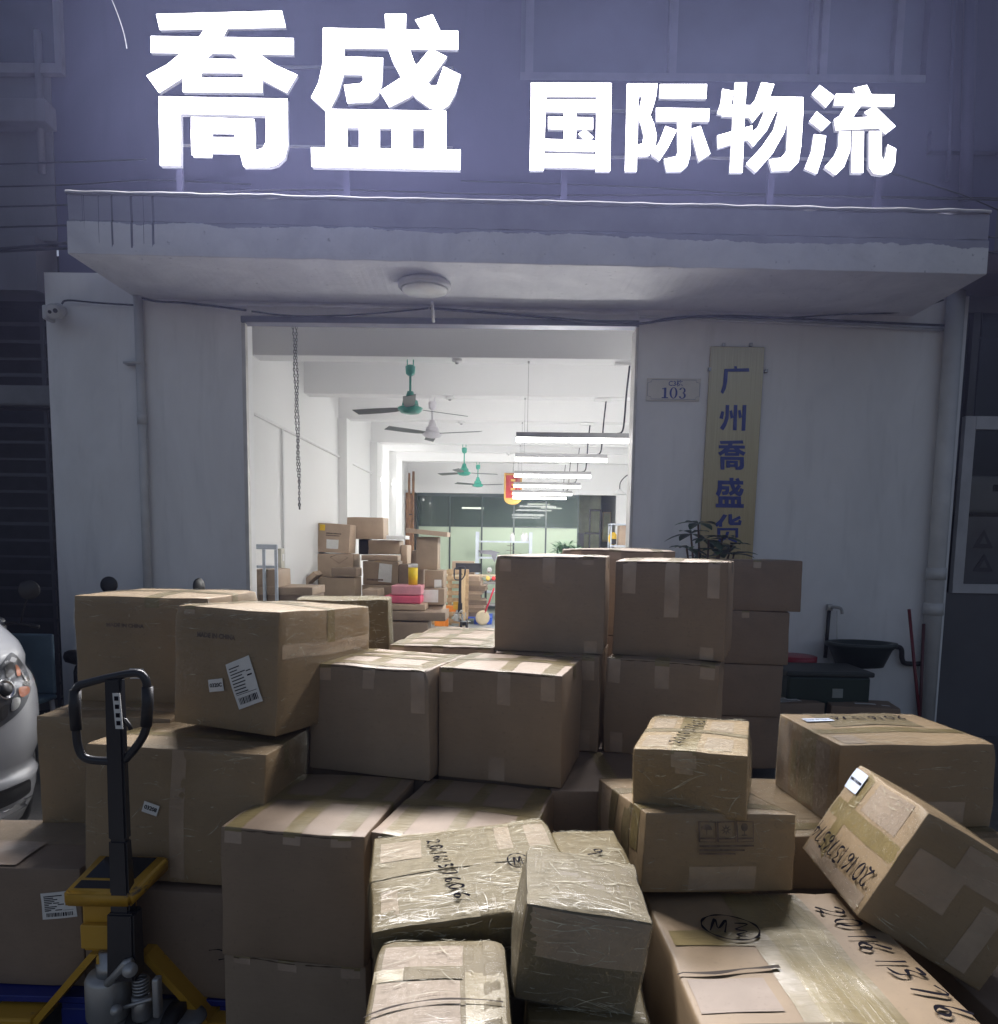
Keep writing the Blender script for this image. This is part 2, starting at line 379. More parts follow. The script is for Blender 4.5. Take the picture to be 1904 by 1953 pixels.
# ---- glazed office partition at the far end
part = thing('office_partition', None, None); part.parent = bld
xa, xb = V(797, 1000, YB).x, V(1103, 1000, YB).x
m_glass = Mat('greenish_partition_glass'); m_glass.set(Base_Color=(.10, .135, .115), Roughness=.012, Alpha=.62, Specular_IOR_Level=.45)
bm = NB(); bx(bm, xa, xb, YB + .04, YB + .052, 2.06, 2.88); link('clear_pane', bm, m_glass.m, part)
bm = NB(); bx(bm, xa, xb, YB + .04, YB + .052, .1, 2.06); link('frosted_pane', bm, plain('frosted_film', (.50, .60, .46), .5, var=.06, scale=.6), part)
bm = NB()
for i in range(6):
    x = xa + (xb - xa) * i / 5; bx(bm, x - .02, x + .02, YB + .02, YB + .07, .1, 2.88)
bx(bm, xa, xb, YB + .022, YB + .068, 2.05, 2.075); bx(bm, xa, xb, YB + .022, YB + .068, 2.80, 2.88); bx(bm, xa, xb, YB + .022, YB + .068, 0, .1)
link('frame', bm, plain('dark_green_frame', (.06, .08, .075), .4), part)
bm = NB()
for k in range(26):
    z = 2.08 + k * .028; bx(bm, xa + (xb - xa) * .56, xb - .1, YB + .10, YB + .103, z, z + .012)
link('blind', bm, plain('grey_blind', (.30, .32, .30), .5), part)
bm = NB(); bx(bm, XL, XR, 17.3, 17.4, 0, ZC); link('interior_wall', bm, plain('office_wall', (.42, .47, .36), .7), bld)
bm = NB(); bx(bm, 1.78, 2.55, YB + 2.6, YB + 2.7, 0, 3.3); link('interior_wall', bm, plain('corridor_wall', (.62, .66, .50), .7), bld)
dr = thing('corridor_door', None, None); dr.parent = bld
bm = NB()
for x in (V(1128, 1000, YB).x, V(1148, 1000, YB).x): bx(bm, x - .02, x + .02, YB + .3, YB + .34, 0, 2.55)
bx(bm, V(1128, 1000, YB).x, V(1148, 1000, YB).x, YB + .3, YB + .34, 2.50, 2.55); bx(bm, V(1118, 1000, YB).x, V(1148, 1000, YB).x, YB + .28, YB + .33, 1.92, 1.97)
link('frame', bm, m_dark, dr)
bm = NB(); bx(bm, 1.62, 1.86, YB + .2, YB + .24, 0, 1.95); link('panel', bm, m_dark, dr)
# ---- neighbours
nl = thing('neighbour_shop', 'shuttered dark shop bay to the left of the white wall with cables across its beam', 'building', (-6, 0, 0))
def loc(bm, o):
    for v in bm.verts: v.co -= o.location
    return bm
bm = NB(); bx(bm, -12, -4.031, -.10, .2, 3.72, 4.16); bx(bm, -12, -3.905, .0, .2, 4.16, 5.0); bx(bm, -12, -3.905, .0, .2, 5.0, 8.6); link('wall', loc(bm, nl), m_side, nl)
bm = NB(); bx(bm, -12, -3.86, -.16, .0, ZL - .1, ZL + .08, .01); link('ledge', loc(bm, nl), m_side, nl)
wn1 = thing('window', None, None); wn1.parent = nl
a = V(-200, -60, 0); b = V(112, 128, 0)
bm = NB(); bx(bm, a.x - nl.location.x, b.x - nl.location.x, -.03, -.01, b.z, a.z); link('pane', bm, m_win, wn1)
bm = NB(); bx(bm, a.x - nl.location.x, b.x - nl.location.x + .06, -.06, -.002, b.z - .08, b.z - .004); bx(bm, b.x - nl.location.x, b.x - nl.location.x + .06, -.05, -.002, b.z, a.z); link('frame', bm, m_side, wn1)
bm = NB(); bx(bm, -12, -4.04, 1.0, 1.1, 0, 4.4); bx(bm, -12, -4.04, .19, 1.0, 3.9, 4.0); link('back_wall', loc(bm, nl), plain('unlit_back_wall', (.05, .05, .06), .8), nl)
bm = NB()
for k in range(24): bx(bm, -8, -4.05, .34, .352, .1 + k * .15, .12 + k * .15 + .006 * (k % 3))
for x in (-4.3, -4.9, -5.5): bx(bm, x, x + .03, .335, .36, 0, 3.7)
link('grille', loc(bm, nl), plain('dark_grille', (.07, .07, .085), .6), nl)
bm = NB(); bx(bm, -8, -4.05, .2, .33, 2.82, 3.0, .02); link('shutter_box', loc(bm, nl), plain('dull_shutter_box', (.18, .18, .19), .6), nl)
bm = NB(); tube(bm, [V(72, 60, -.04), V(76, 200, -.04), V(80, 330, -.04)], .03); link('pipe', loc(bm, nl), m_side, nl, True)
nr = thing('neighbour_unit', 'dark glazed unit with a white framed window to the right of the fat downpipe', 'building', (5, 0, 0))
bm = NB(); bx(bm, 3.842, 9, .02, .2, 0, 1.28); bx(bm, 3.842, 9, .02, .2, 3.66, 3.9); bx(bm, 4.021, 9, .02, .2, 3.9, 8.6); link('wall', loc(bm, nr), plain('dark_dado', (.10, .10, .11), .8, scale=2), nr)
bm = NB(); bx(bm, 3.95, 9, -.14, .0, ZR - .09, ZR + .09, .01); link('ledge', loc(bm, nr), m_upper, nr)
bm = NB(); bx(bm, 3.62, 4.7, -.55, .0, 3.78, 3.95, .02); link('awning_beam', loc(bm, nr), plain('red_brown_beam', (.07, .045, .05), .7), nr)
wr = thing('window', None, None); wr.parent = nr
def nrp(u, v): return V(u, v, .04) - nr.location
bm = NB()
xl = nrp(1806, 1200).x
for z0, z1 in ((1.28, 1.36), (2.69, 2.80)): bx(bm, xl + (.0905 if z0 > 2 else 0), 3.5, .0, .06, z0, z1)
bx(bm, xl, xl + .09, .003, .057, 1.361, 2.80); bx(bm, xl + 1.1, xl + 1.17, .003, .057, 1.361, 2.689)
link('frame', bm, plain('white_frame', (.42, .42, .44), .45), wr)
bm = NB(); bx(bm, xl, xl + .06, .003, .057, 2.801, 3.66); link('dark_frame', bm, m_dark, wr)
bm = NB(); bx(bm, xl + .09, 3.5, .03, .036, 1.36, 2.69); bx(bm, xl + .09, 3.5, .03, .036, 2.80, 3.66)
gp = Mat('shop_window_glass'); gp.set(Base_Color=(.02, .025, .04), Roughness=.07, Alpha=.30); link('pane', bm, gp.m, wr)
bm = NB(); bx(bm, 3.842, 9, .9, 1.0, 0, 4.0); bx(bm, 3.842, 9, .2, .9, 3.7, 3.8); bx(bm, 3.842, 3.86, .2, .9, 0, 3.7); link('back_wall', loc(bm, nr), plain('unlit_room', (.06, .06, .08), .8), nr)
pp = thing('notice_paper', 'white notice with two triangles hung inside the right hand window', 'paper', V(1873, 1065, .16))
bm = NB(); a = V(1842, 985, .16) - pp.location; b = V(1925, 1150, .16) - pp.location
prism(bm, [(a.x, a.z), (b.x, a.z), (b.x, b.z), (a.x, b.z + .18)], .01, lambda x, y, d: Vector((x, d, y))); link('sheet', bm, plain('dim_paper', (.42, .42, .44), .6), pp)
for vv in (1030, 1075):
    bm = NB(); c = V(1876, vv, .15) - pp.location
    prism(bm, [(c.x - .09, c.z - .07), (c.x + .09, c.z - .07), (c.x, c.z + .09)], .004, lambda x, y, d: Vector((x, -.012 + d, y))); link('triangle', bm, plain('dim_triangle', (.22, .22, .24), .6), pp)
    bm = NB(); prism(bm, [(c.x - .035, c.z - .035), (c.x + .035, c.z - .035), (c.x, c.z + .035)], .002, lambda x, y, d: Vector((x, -.016 + d, y))); link('triangle', bm, plain('dim_paper', (.42, .42, .44), .6), pp)
ac = thing('counter_unit', 'grey white appliance standing inside the right hand window above the notice', 'appliance', V(1890, 945, .5))
bm = NB(); bx(bm, -.28, .7, -.1, .25, -.17, .17, .03); link('case', bm, m_pvc, ac); bm = NB(); bx(bm, -.05, .6, -.112, -.10, .03, .09); link('slot', bm, m_black, ac); bm = NB(); bx(bm, -.28, .7, -.2, .4, -1.2, -.172, .01); link('stand', bm, m_dark, ac)
# upper facade fittings
bm = NB(); tube(bm, [V(1852, -10, -.06), V(1842, 380, -.06)], .05); tube(bm, [V(1822, -10, -.04), V(1808, 345, -.04)], .018); link('downpipe', bm, m_upper, bld, True)
bm = NB(); bx(bm, 3.4, 4.0, -.05, .008, ZR - .08, ZR + .08); link('ledge', bm, m_upper, bld)
# ------------------------------------------------------------------ lit sign characters, traced strokes, each a solid box letter
m_lit = glow('lit_acrylic', (1.0, .97, .99), SIGN)
m_return = glow('halo_glow_return', (.86, .88, 1.0), .10)  # faint glow added to the letter sides to brighten the wall behind
SY = -.52
A7 = lambda p: (p[0] * .50092, p[1] * .50092)
A8 = lambda p: (950.4 + p[0] * .50092, p[1] * .50092)
def bars(x0, y0, x1, y1, t): return [[(x0, y0), (x1, y0), (x1, y0 + t), (x0, y0 + t)]]
GLYPH = {
 'a': (A7, [[(598, 58), (1075, 45), (1090, 108), (612, 118)], [(783, 112), (872, 108), (848, 154), (758, 150)],
   [(578, 142), (1120, 150), (1120, 212), (578, 205)], [(700, 200), (818, 204), (785, 232), (700, 300), (610, 358), (562, 292), (640, 250)],
   [(886, 206), (988, 209), (1050, 252), (1135, 290), (1095, 358), (1002, 308), (914, 234)],
   [(700, 228), (1002, 232), (1002, 283), (700, 282)], [(700, 300), (1002, 302), (1002, 358), (700, 355)], [(700, 280), (770, 280), (770, 304), (700, 304)], [(930, 280), (1002, 280), (1002, 304), (930, 304)],
   [(610, 373), (1098, 382), (1098, 446), (610, 437)], [(610, 435), (693, 436), (693, 636), (615, 636)],
   [(1017, 444), (1098, 444), (1100, 560), (1088, 605), (1060, 632), (1030, 640), (932, 640), (916, 580), (985, 576), (1005, 568), (1017, 545)],
   [(733, 452), (972, 460), (972, 507), (733, 503)], [(733, 528), (972, 530), (972, 578), (918, 584), (806, 582), (805, 598), (735, 596)], [(733, 500), (807, 500), (807, 532), (733, 532)], [(900, 500), (972, 500), (972, 532), (900, 532)]]),
 'b': (A7, [[(1232, 110), (1745, 122), (1745, 193), (1232, 186)], [(1467, 58), (1548, 58), (1546, 118), (1470, 116)], [(1582, 80), (1648, 60), (1676, 118), (1606, 120)],
   [(1232, 184), (1312, 184), (1312, 285), (1290, 360), (1262, 415), (1240, 424), (1187, 375), (1215, 320), (1230, 250)],
   [(1310, 220), (1460, 225), (1458, 290), (1455, 330), (1440, 370), (1415, 392), (1325, 397), (1312, 328), (1375, 322), (1385, 310), (1384, 290), (1306, 288)],
   [(1478, 186), (1560, 188), (1580, 245), (1610, 290), (1640, 330), (1665, 330), (1690, 258), (1755, 290), (1735, 360), (1710, 405), (1680, 425), (1640, 418), (1585, 378), (1535, 310), (1500, 245)],
   [(1640, 190), (1703, 222), (1640, 310), (1560, 375), (1485, 413), (1448, 352), (1530, 300), (1595, 245)],
   [(1243, 420), (1700, 428), (1700, 494), (1243, 490)], [(1243, 488), (1324, 488), (1324, 570), (1243, 570)], [(1370, 490), (1448, 490), (1448, 572), (1370, 572)], [(1494, 490), (1573, 490), (1573, 575), (1494, 575)], [(1618, 490), (1700, 490), (1700, 580), (1618, 580)],
   [(1188, 567), (1755, 576), (1753, 652), (1190, 640)]]),
 'c': (A8, [[(125, 318), (430, 320), (430, 372), (125, 372)], [(125, 370), (182, 370), (172, 652), (120, 652)], [(374, 370), (430, 370), (425, 655), (370, 655)], [(172, 588), (370, 592), (368, 643), (172, 640)],
   [(182, 384), (372, 384), (372, 432), (182, 430)], [(190, 449), (360, 452), (360, 497), (190, 495)], [(250, 428), (297, 430), (295, 545), (250, 542)], [(179, 534), (366, 540), (365, 582), (179, 578)], [(305, 515), (330, 497), (362, 528), (334, 546)]]),
 'd': (A8, [[(490, 322), (535, 322), (526, 655), (482, 655)], [(533, 322), (605, 322), (600, 368), (532, 370)], [(548, 366), (602, 360), (592, 400), (578, 442), (592, 475), (602, 520), (596, 565), (572, 596), (534, 600), (528, 556), (548, 550), (553, 522), (544, 482), (530, 448)],
   [(615, 325), (793, 325), (790, 380), (612, 377)], [(600, 415), (802, 418), (800, 467), (600, 465)], [(680, 464), (732, 466), (730, 590), (718, 635), (695, 655), (640, 655), (630, 610), (675, 600), (682, 585)],
   [(635, 485), (678, 500), (645, 565), (612, 615), (582, 592), (612, 545)], [(730, 497), (768, 485), (805, 590), (762, 618)]]),
 'e': (A8, [[(852, 342), (895, 350), (885, 400), (868, 442), (832, 436), (846, 395)], [(900, 318), (945, 318), (936, 440), (928, 660), (880, 660), (892, 440)], [(860, 402), (962, 405), (958, 450), (850, 446)], [(832, 520), (965, 482), (965, 530), (835, 568)],
   [(1000, 318), (1048, 325), (1022, 400), (966, 470), (940, 430), (976, 385)], [(1012, 372), (1158, 375), (1158, 430), (985, 426)], [(1103, 428), (1158, 428), (1150, 560), (1140, 620), (1110, 652), (1040, 655), (1028, 612), (1075, 605), (1095, 580)],
   [(1012, 428), (1055, 428), (1020, 500), (968, 562), (942, 530), (985, 490)], [(1065, 428), (1106, 428), (1085, 510), (1040, 590), (978, 660), (942, 628), (1000, 565), (1045, 500)]]),
 'f': (A8, [[(1222, 328), (1278, 370), (1245, 412), (1192, 362)], [(1210, 428), (1262, 470), (1230, 502), (1183, 465)], [(1200, 515), (1245, 520), (1235, 590), (1210, 665), (1165, 645), (1190, 580)],
   [(1350, 340), (1400, 328), (1418, 366), (1366, 370)], [(1283, 362), (1505, 365), (1502, 410), (1275, 405)], [(1322, 403), (1378, 406), (1345, 453), (1410, 450), (1390, 433), (1430, 408), (1508, 485), (1470, 515), (1445, 492), (1282, 500), (1275, 460), (1296, 446)],
   [(1295, 505), (1338, 505), (1335, 580), (1312, 640), (1280, 670), (1240, 640), (1275, 600), (1293, 560)], [(1345, 505), (1388, 505), (1385, 662), (1342, 662)], [(1408, 505), (1455, 505), (1455, 600), (1462, 615), (1470, 600), (1478, 556), (1510, 572), (1505, 630), (1490, 660), (1460, 670), (1425, 665), (1408, 640)]]),
}
def glyph_polys(key):
    f, ps = GLYPH[key]
    return [[f(q) for q in p] for p in ps]
SL = {'a': 'largest lit white character at the left end of the roof sign', 'b': 'large lit white character with a barred tray foot, second on the roof sign', 'c': 'lit white square framed character, first of the four smaller ones',
      'd': 'smaller lit white character just right of the square framed one', 'e': 'smaller lit white character with slanting strokes, second from the right end', 'f': 'lit white character with three slanted drops at the right end of the roof sign'}
for key in 'abcdef':
    ps = glyph_polys(key)
    allp = [V(x, y, SY) for p in ps for x, y in p]
    c = sum(allp, Vector()) / len(allp); c.z = min(p.z for p in allp); c.y = SY
    t = thing('sign_character', SL[key], 'sign letter', c, group='lit characters of the roof sign')
    bm = NB(); bm2 = NB()
    for i, p in enumerate(ps):
        q = [V(x, y, SY) - c for x, y in p]
        dy = .0009 * i
        prism(bm, [(a.x, a.z) for a in q], .012, lambda x, y, d: Vector((x, -d - dy, y)))
        prism(bm2, [(a.x, a.z) for a in q], .014, lambda x, y, d: Vector((x, .003 + dy * .5 + d, y)))
    lf = link('lit_face', bm, m_lit, t); lf.data.materials.append(m_return)      # front shines fully, sides carry only the faint added glow
    for p in lf.data.polygons: p.material_index = 0 if abs(p.normal.y) > .9 and p.center.y < -.011 else 1
    link('letter_return', bm2, m_return, t)
fr = thing('sign_support', 'thin pale frame of rails and short posts standing on the canopy behind the lit characters', 'sign frame', (0, SY + .10, 4.1))
bm = NB()
for z in (.62, 1.2): bx(bm, -2.7, -.5, -.008, .008, z - .008, z + .008)
for z in (.56, .9): bx(bm, .2, 2.8, -.0085, .0085, z - .008, z + .008)
link('rail', bm, m_frame, fr)
for u in (330, 655, 1078, 1480, 1690):
    x = V(u, 350, SY).x; bm = NB(); bx(bm, x - .024, x + .024, .013, .05, -.01, .9); link('post', bm, m_upper, fr)

# ------------------------------------------------------------------ text helper (the built-in font)
def text_mesh(s, size, off=0.0, align='CENTER'):
    c = bpy.data.curves.new('t', 'FONT'); c.body = s; c.size = size; c.offset = off; c.align_x = align; c.align_y = 'CENTER'; c.resolution_u = 3
    o = bpy.data.objects.new('t', c); col.objects.link(o); bpy.context.view_layer.update()
    me = bpy.data.meshes.new_from_object(o.evaluated_get(bpy.context.evaluated_depsgraph_get()))
    vs = [v.co.copy() for v in me.vertices]; fs = [tuple(p.vertices) for p in me.polygons]
    bpy.data.objects.remove(o); bpy.data.curves.remove(c); bpy.data.meshes.remove(me)
    return vs, fs
def put_flat(bm, vf, tf):
    vs = [bm.verts.new(tf(v)) for v in vf[0]]
    for f in vf[1]:
        try: bm.faces.new([vs[i] for i in f])
        except ValueError: pass

# ------------------------------------------------------------------ brass name board and number plate on the right wall
Mb = Mat('brushed_brass'); e = Mb.noise(3, 5, Mb.coord((60, 1, .6)))
Mb.to(Mb.mix(Mb.ramp(e, [(.3, 0.0), (.7, 1.0)]), (.34, .285, .18), (.44, .375, .24)), 'Base Color'); Mb.set(Metallic=.92, Roughness=.32); Mb.bump(e, .06, .002)
m_signblue = plain('sign_blue', (.012, .035, .24), .4)
o0 = V(1356, 660, -.03); tl, trr, bl, br = V(1356, 660, -.03), V(1459, 662, -.03), V(1330, 1125, -.03), V(1432, 1125, -.03)
nb = thing('name_board', 'tall brushed brass board with blue characters on the right wall', 'sign', (tl + br) / 2)
bm = NB()
prism(bm, [((p - nb.location).x, (p - nb.location).z) for p in (tl, trr, br, bl)], .022, lambda x, y, d: Vector((x, d, y)))
bmesh.ops.bevel(bm, geom=bm.edges[:], offset=.003, segments=1, affect='EDGES'); link('plate', bm, Mb.m, nb)
bm = NB()
for u, vv in ((1380, 658), (1432, 658), (1353, 705), (1461, 708)):
    p = V(u, vv, -.02) - nb.location; bx(bm, p.x - .012, p.x + .012, -.012, .02, p.z - .014, p.z + .014, .003)
link('clip', bm, m_steel, nb)
def bchar(uc, vc, size, polys=None, s=None):
    bm = NB()
    if polys:
        us = [x for p in polys for x, y in p]; vs = [y for p in polys for x, y in p]
        cx, cy = (min(us) + max(us)) / 2, (min(vs) + max(vs)) / 2; k = size / (max(us) - min(us))
        for i, p in enumerate(polys):
            q = [V(uc + (x - cx) * k * .97, vc + (y - cy) * k, -.034) - nb.location for x, y in p]
            prism(bm, [(a.x, a.z) for a in q], .004, lambda x, y, d: Vector((x, -.007 + d - .0002 * i, y)))
    else:
        vf = text_mesh(s, .001 * size * 5.05, .0075)
        c = V(uc, vc, -.034) - nb.location
        put_flat(bm, vf, lambda v: Vector((c.x + v.x, -.006, c.z + v.y)))
    link('blue_character', bm, m_signblue, nb)
bchar(1402, 725, 56, [[(60, 0), (75, 0), (78, 14), (62, 14)], [(0, 16), (150, 12), (152, 32), (20, 32)], [(0, 20), (22, 24), (18, 90), (8, 135), (-8, 165), (-22, 152), (-8, 110)]])
bchar(1398, 797, 53, [[(25, 0), (48, 0), (44, 90), (28, 135), (8, 165), (-14, 150), (12, 110), (24, 70)], [(80, 0), (103, 0), (98, 165), (74, 165)], [(140, 0), (164, 0), (156, 168), (132, 168)], [(-4, 40), (14, 44), (6, 92), (-18, 86)], [(50, 38), (66, 34), (78, 82), (58, 90)], [(108, 36), (124, 32), (134, 80), (116, 88)]])
bchar(1396, 868, 54, glyph_polys('a')); bchar(1392, 940, 55, glyph_polys('b'))
bchar(1389, 1008, 53, [[(40, 0), (68, 8), (30, 62), (30, 92), (6, 92), (6, 80), (-10, 92), (-26, 72), (14, 40)], [(78, 0), (104, 0), (104, 50), (112, 58), (150, 58), (156, 40), (176, 48), (168, 80), (92, 80), (78, 66)], [(80, 50), (160, 12), (170, 30), (90, 72)],
  [(-6, 100), (150, 100), (150, 118), (-6, 118)], [(-6, 116), (16, 116), (16, 170), (-6, 170)], [(130, 116), (150, 116), (150, 170), (130, 170)], [(62, 126), (84, 126), (70, 170), (20, 206), (-4, 188), (50, 160)], [(84, 164), (150, 190), (136, 208), (74, 184)]])
pl = thing('number_plate', 'small pale enamel door number plate reading 103', 'sign', V(1285, 743, -.015))
def q(u, v): p = V(u, v, -.015) - pl.location; return (p.x, p.z)
bm = NB(); prism(bm, [q(1235, 721), q(1337, 722), q(1334, 765), q(1232, 764)], .012, lambda x, y, d: Vector((x, d, y))); bmesh.ops.bevel(bm, geom=bm.edges[:], offset=.002, segments=1, affect='EDGES')
link('plate', bm, plain('enamel_plate', (.66, .63, .57), .3, var=.06), pl)
bm = NB(); W, Hh = .232, .094
loop = [(-W, -Hh + .03), (-W + .03, -Hh + .022), (-W + .035, -Hh), (W - .035, -Hh), (W - .03, -Hh + .022), (W, -Hh + .03), (W, Hh - .03), (W - .03, Hh - .022), (W - .035, Hh), (-W + .035, Hh), (-W + .03, Hh - .022), (-W, Hh - .03)]
tube(bm, [Vector((x * .96, -.001, y * .86)) for x, y in loop], .0022, 5, True); link('border', bm, plain('faint_border', (.22, .22, .27), .5), pl)
bm = NB(); vf = text_mesh('C3\u680b', .056, .0008); put_flat(bm, vf, lambda v: Vector((v.x + .015, -.0015, v.y + .048))); link('lettering', bm, m_signblue, pl)
bm = NB()
def ring2(cx, cz, ax, az, bx_, bz, a0, a1, N=24):
    P = []
    for i in range(N + 1):
        t = a0 + (a1 - a0) * i / N
        P.append((bm.verts.new((cx + ax * math.cos(t), -.002, cz + az * math.sin(t))), bm.verts.new((cx + bx_ * math.cos(t), -.002, cz + bz * math.sin(t)))))
    for a, b in zip(P, P[1:]): bm.faces.new((a[0], b[0], b[1], a[1]))
def rect2(x0, x1, z0, z1): bm.faces.new([bm.verts.new((x, -.0022, z)) for x, z in ((x0, z0), (x1, z0), (x1, z1), (x0, z1))])
rect2(-.082, -.062, -.07, .015); rect2(-.10, -.045, -.073, -.065); rect2(-.098, -.082, .002, .010)
ring2(0, -.028, .034, .047, .017, .042, 0, 2 * math.pi)
ring2(.075, -.007, .028, .024, .013, .019, -1.5, 2.9); ring2(.075, -.05, .031, .026, .014, .021, -2.9, 1.5)
link('number', bm, m_signblue, pl)

# ------------------------------------------------------------------ flush lamp under the canopy (unlit), camera, cables
cl = thing('ceiling_lamp', 'round white flush lamp, unlit, on the canopy soffit', 'lamp', V(810, 542, -.56))
cl.location.z = 3.652
bm = NB(); lathe(bm, [(.205, 0), (.205, -.03), (.19, -.045)], 40); link('rim', bm, m_pvc, cl, True)
bm = NB(); lathe(bm, [(.187, -.0455), (.17, -.056), (.10, -.063), (.03, -.066)], 40); link('diffuser', bm, plain('milky_diffuser', (.6, .6, .58), .25), cl, True)
bm = NB(); cyl(bm, (.02, .35, -.03), (.02, .50, -.14), .014); link('conduit_stub', bm, m_pvc, cl, True)
sc_ = thing('security_camera', 'white twin lens security camera at the top of the left wall', 'camera', V(122, 598, -.02))
bm = NB(); cyl(bm, (-.02, 0, .02), (-.02, -.06, .02), .05, n=20); cyl(bm, (-.02, -.05, .01), (.01, -.12, -.02), .025); link('bracket', bm, m_pvc, sc_, True)
bm = NB(); lathe(bm, [(.03, -.14), (.052, -.13), (.062, -.09), (.062, .09), (.055, .12), (.045, .125)], 24, Matrix.Translation((.03, -.17, -.035)) @ Euler((R(105), R(10), R(25))).to_matrix().to_4x4())
link('housing', bm, m_pvc, sc_, True)
bm = NB(); Q = Matrix.Translation((.03, -.17, -.035)) @ Euler((R(105), R(10), R(25))).to_matrix().to_4x4()
lathe(bm, [(.018, .124), (.018, .13)], 14, Q @ Matrix.Translation((.018, .012, 0))); lathe(bm, [(.014, .124), (.014, .13)], 14, Q @ Matrix.Translation((-.02, -.01, 0))); link('lens', bm, m_black, sc_)
bm = NB(); bx(bm, -.10, -.055, -.15, -.02, -.09, .03, .015); link('side_unit', bm, m_pvc, sc_)
def cable(label, pts, r=.008, Y=-.05, mat=None, k=5):
    P = smoothline([V(p[0], p[1], p[2] if len(p) > 2 else Y) for p in pts], k)
    bm = NB(); tube(bm, P, r, 5); return tag(link('cable', bm, mat or m_cable, None, True), label, 'cable', 'wires strung along the front')
cable('black cable sagging from the security camera to the thin downpipe', [(118, 580), (130, 573), (190, 578), (255, 582)])
cable('black cable looping along the wall top left of the doorway', [(268, 568), (300, 575), (340, 577), (400, 583), (470, 592)], .009)
cable('dark cable running over the door housing toward the lamp', [(480, 594), (560, 603), (650, 602), (740, 596), (818, 588)], .008, -.07)
cable('long black cable from the doorway to the fat downpipe under the canopy', [(820, 588), (1000, 602), (1200, 618), (1290, 606), (1400, 603), (1600, 612), (1820, 622)], .011, -.06)
cable('thin cable rising from the right wall top to the canopy end', [(1230, 617), (1330, 605), (1480, 607), (1600, 600), (1720, 595), (1800, 572)], .007, -.075)
for i, (lab, pts, r) in enumerate((
    ('topmost wire across the dark bay at the left edge', [(-30, 314, -.2), (140, 309, -.15), (280, 304, -.06)], .007),
    ('second wire down across the left neighbour', [(-30, 357, -.2), (140, 352, -.15), (290, 344, -.1), (480, 352, -.06)], .007),
    ('third wire down across the left neighbour', [(-30, 395, -.3), (130, 391, -.6)], .007),
    ('fourth wire down across the left neighbour', [(-30, 434, -.3), (128, 430, -.6)], .008),
    ('upper wire of the thick bundle entering the canopy end', [(-30, 477, -.3), (60, 470, -.5), (128, 464, -.75)], .013),
    ('lower wire of the thick bundle entering the canopy end', [(-30, 481, -.32), (60, 477, -.5), (128, 474, -.75)], .010),
    ('long sagging wire below the lit characters', [(250, 372, -.3), (600, 362, -.25), (1000, 372, -.2), (1400, 372, -.25), (1904, 382, -.4)], .007),
    ('fine wire crossing behind the smaller characters', [(880, 345, -.1), (1200, 356, -.1), (1500, 372, -.1), (1920, 378, -.1)], .006),
    ('wire slanting past the right hand drainpipe', [(1700, 330, -.3), (1830, 370, -.3), (1930, 412, -.3)], .006),
    ('upper wire leaving the right end of the canopy', [(1885, 452, -.8), (1910, 454, -.7), (1960, 450, -.6)], .007),
    ('lower wire leaving the right end of the canopy', [(1880, 480, -.8), (1910, 484, -.7), (1960, 486, -.6)], .007),
    ('pale broken wire hanging from above at top left', [(205, -20, -.9), (222, 20, -.9), (236, 62, -.9), (242, 92, -.9)], .0028))):
    cable(lab, pts, r, mat=plain('bare_wire', (.8, .8, .8), .3) if 'pale' in lab else None)
# ------------------------------------------------------------------ cartons
DIG = {'0': [[(.3, 1), (.08, .75), (.08, .3), (.3, 0), (.52, .3), (.52, .75), (.3, 1)]], '1': [[(.32, 1), (.28, 0)]],
 '2': [[(.08, .8), (.25, 1), (.5, .85), (.42, .5), (.1, .05), (.3, .12), (.58, .03)]], '3': [[(.1, .95), (.5, .95), (.25, .58), (.5, .4), (.45, .08), (.08, .02)]],
 '4': [[(.35, 1), (.08, .4), (.58, .45)], [(.42, .75), (.36, -.1)]], '5': [[(.52, 1), (.18, .97), (.14, .58), (.48, .48), (.45, .1), (.06, .02)]],
 '6': [[(.48, 1), (.16, .6), (.1, .2), (.32, 0), (.5, .22), (.32, .42), (.13, .25)]], '7': [[(.06, .92), (.54, .98), (.26, 0)]],
 '9': [[(.5, .75), (.3, .98), (.1, .75), (.3, .52), (.5, .75), (.45, .35), (.3, -.05)]],
 'm': [[(.05, 0), (.12, .9), (.3, .25), (.5, .95), (.55, 0)]], 'z': [[(.05, .9), (.5, .95), (.12, .45), (.5, .4), (.2, .05), (.55, 0)]]}
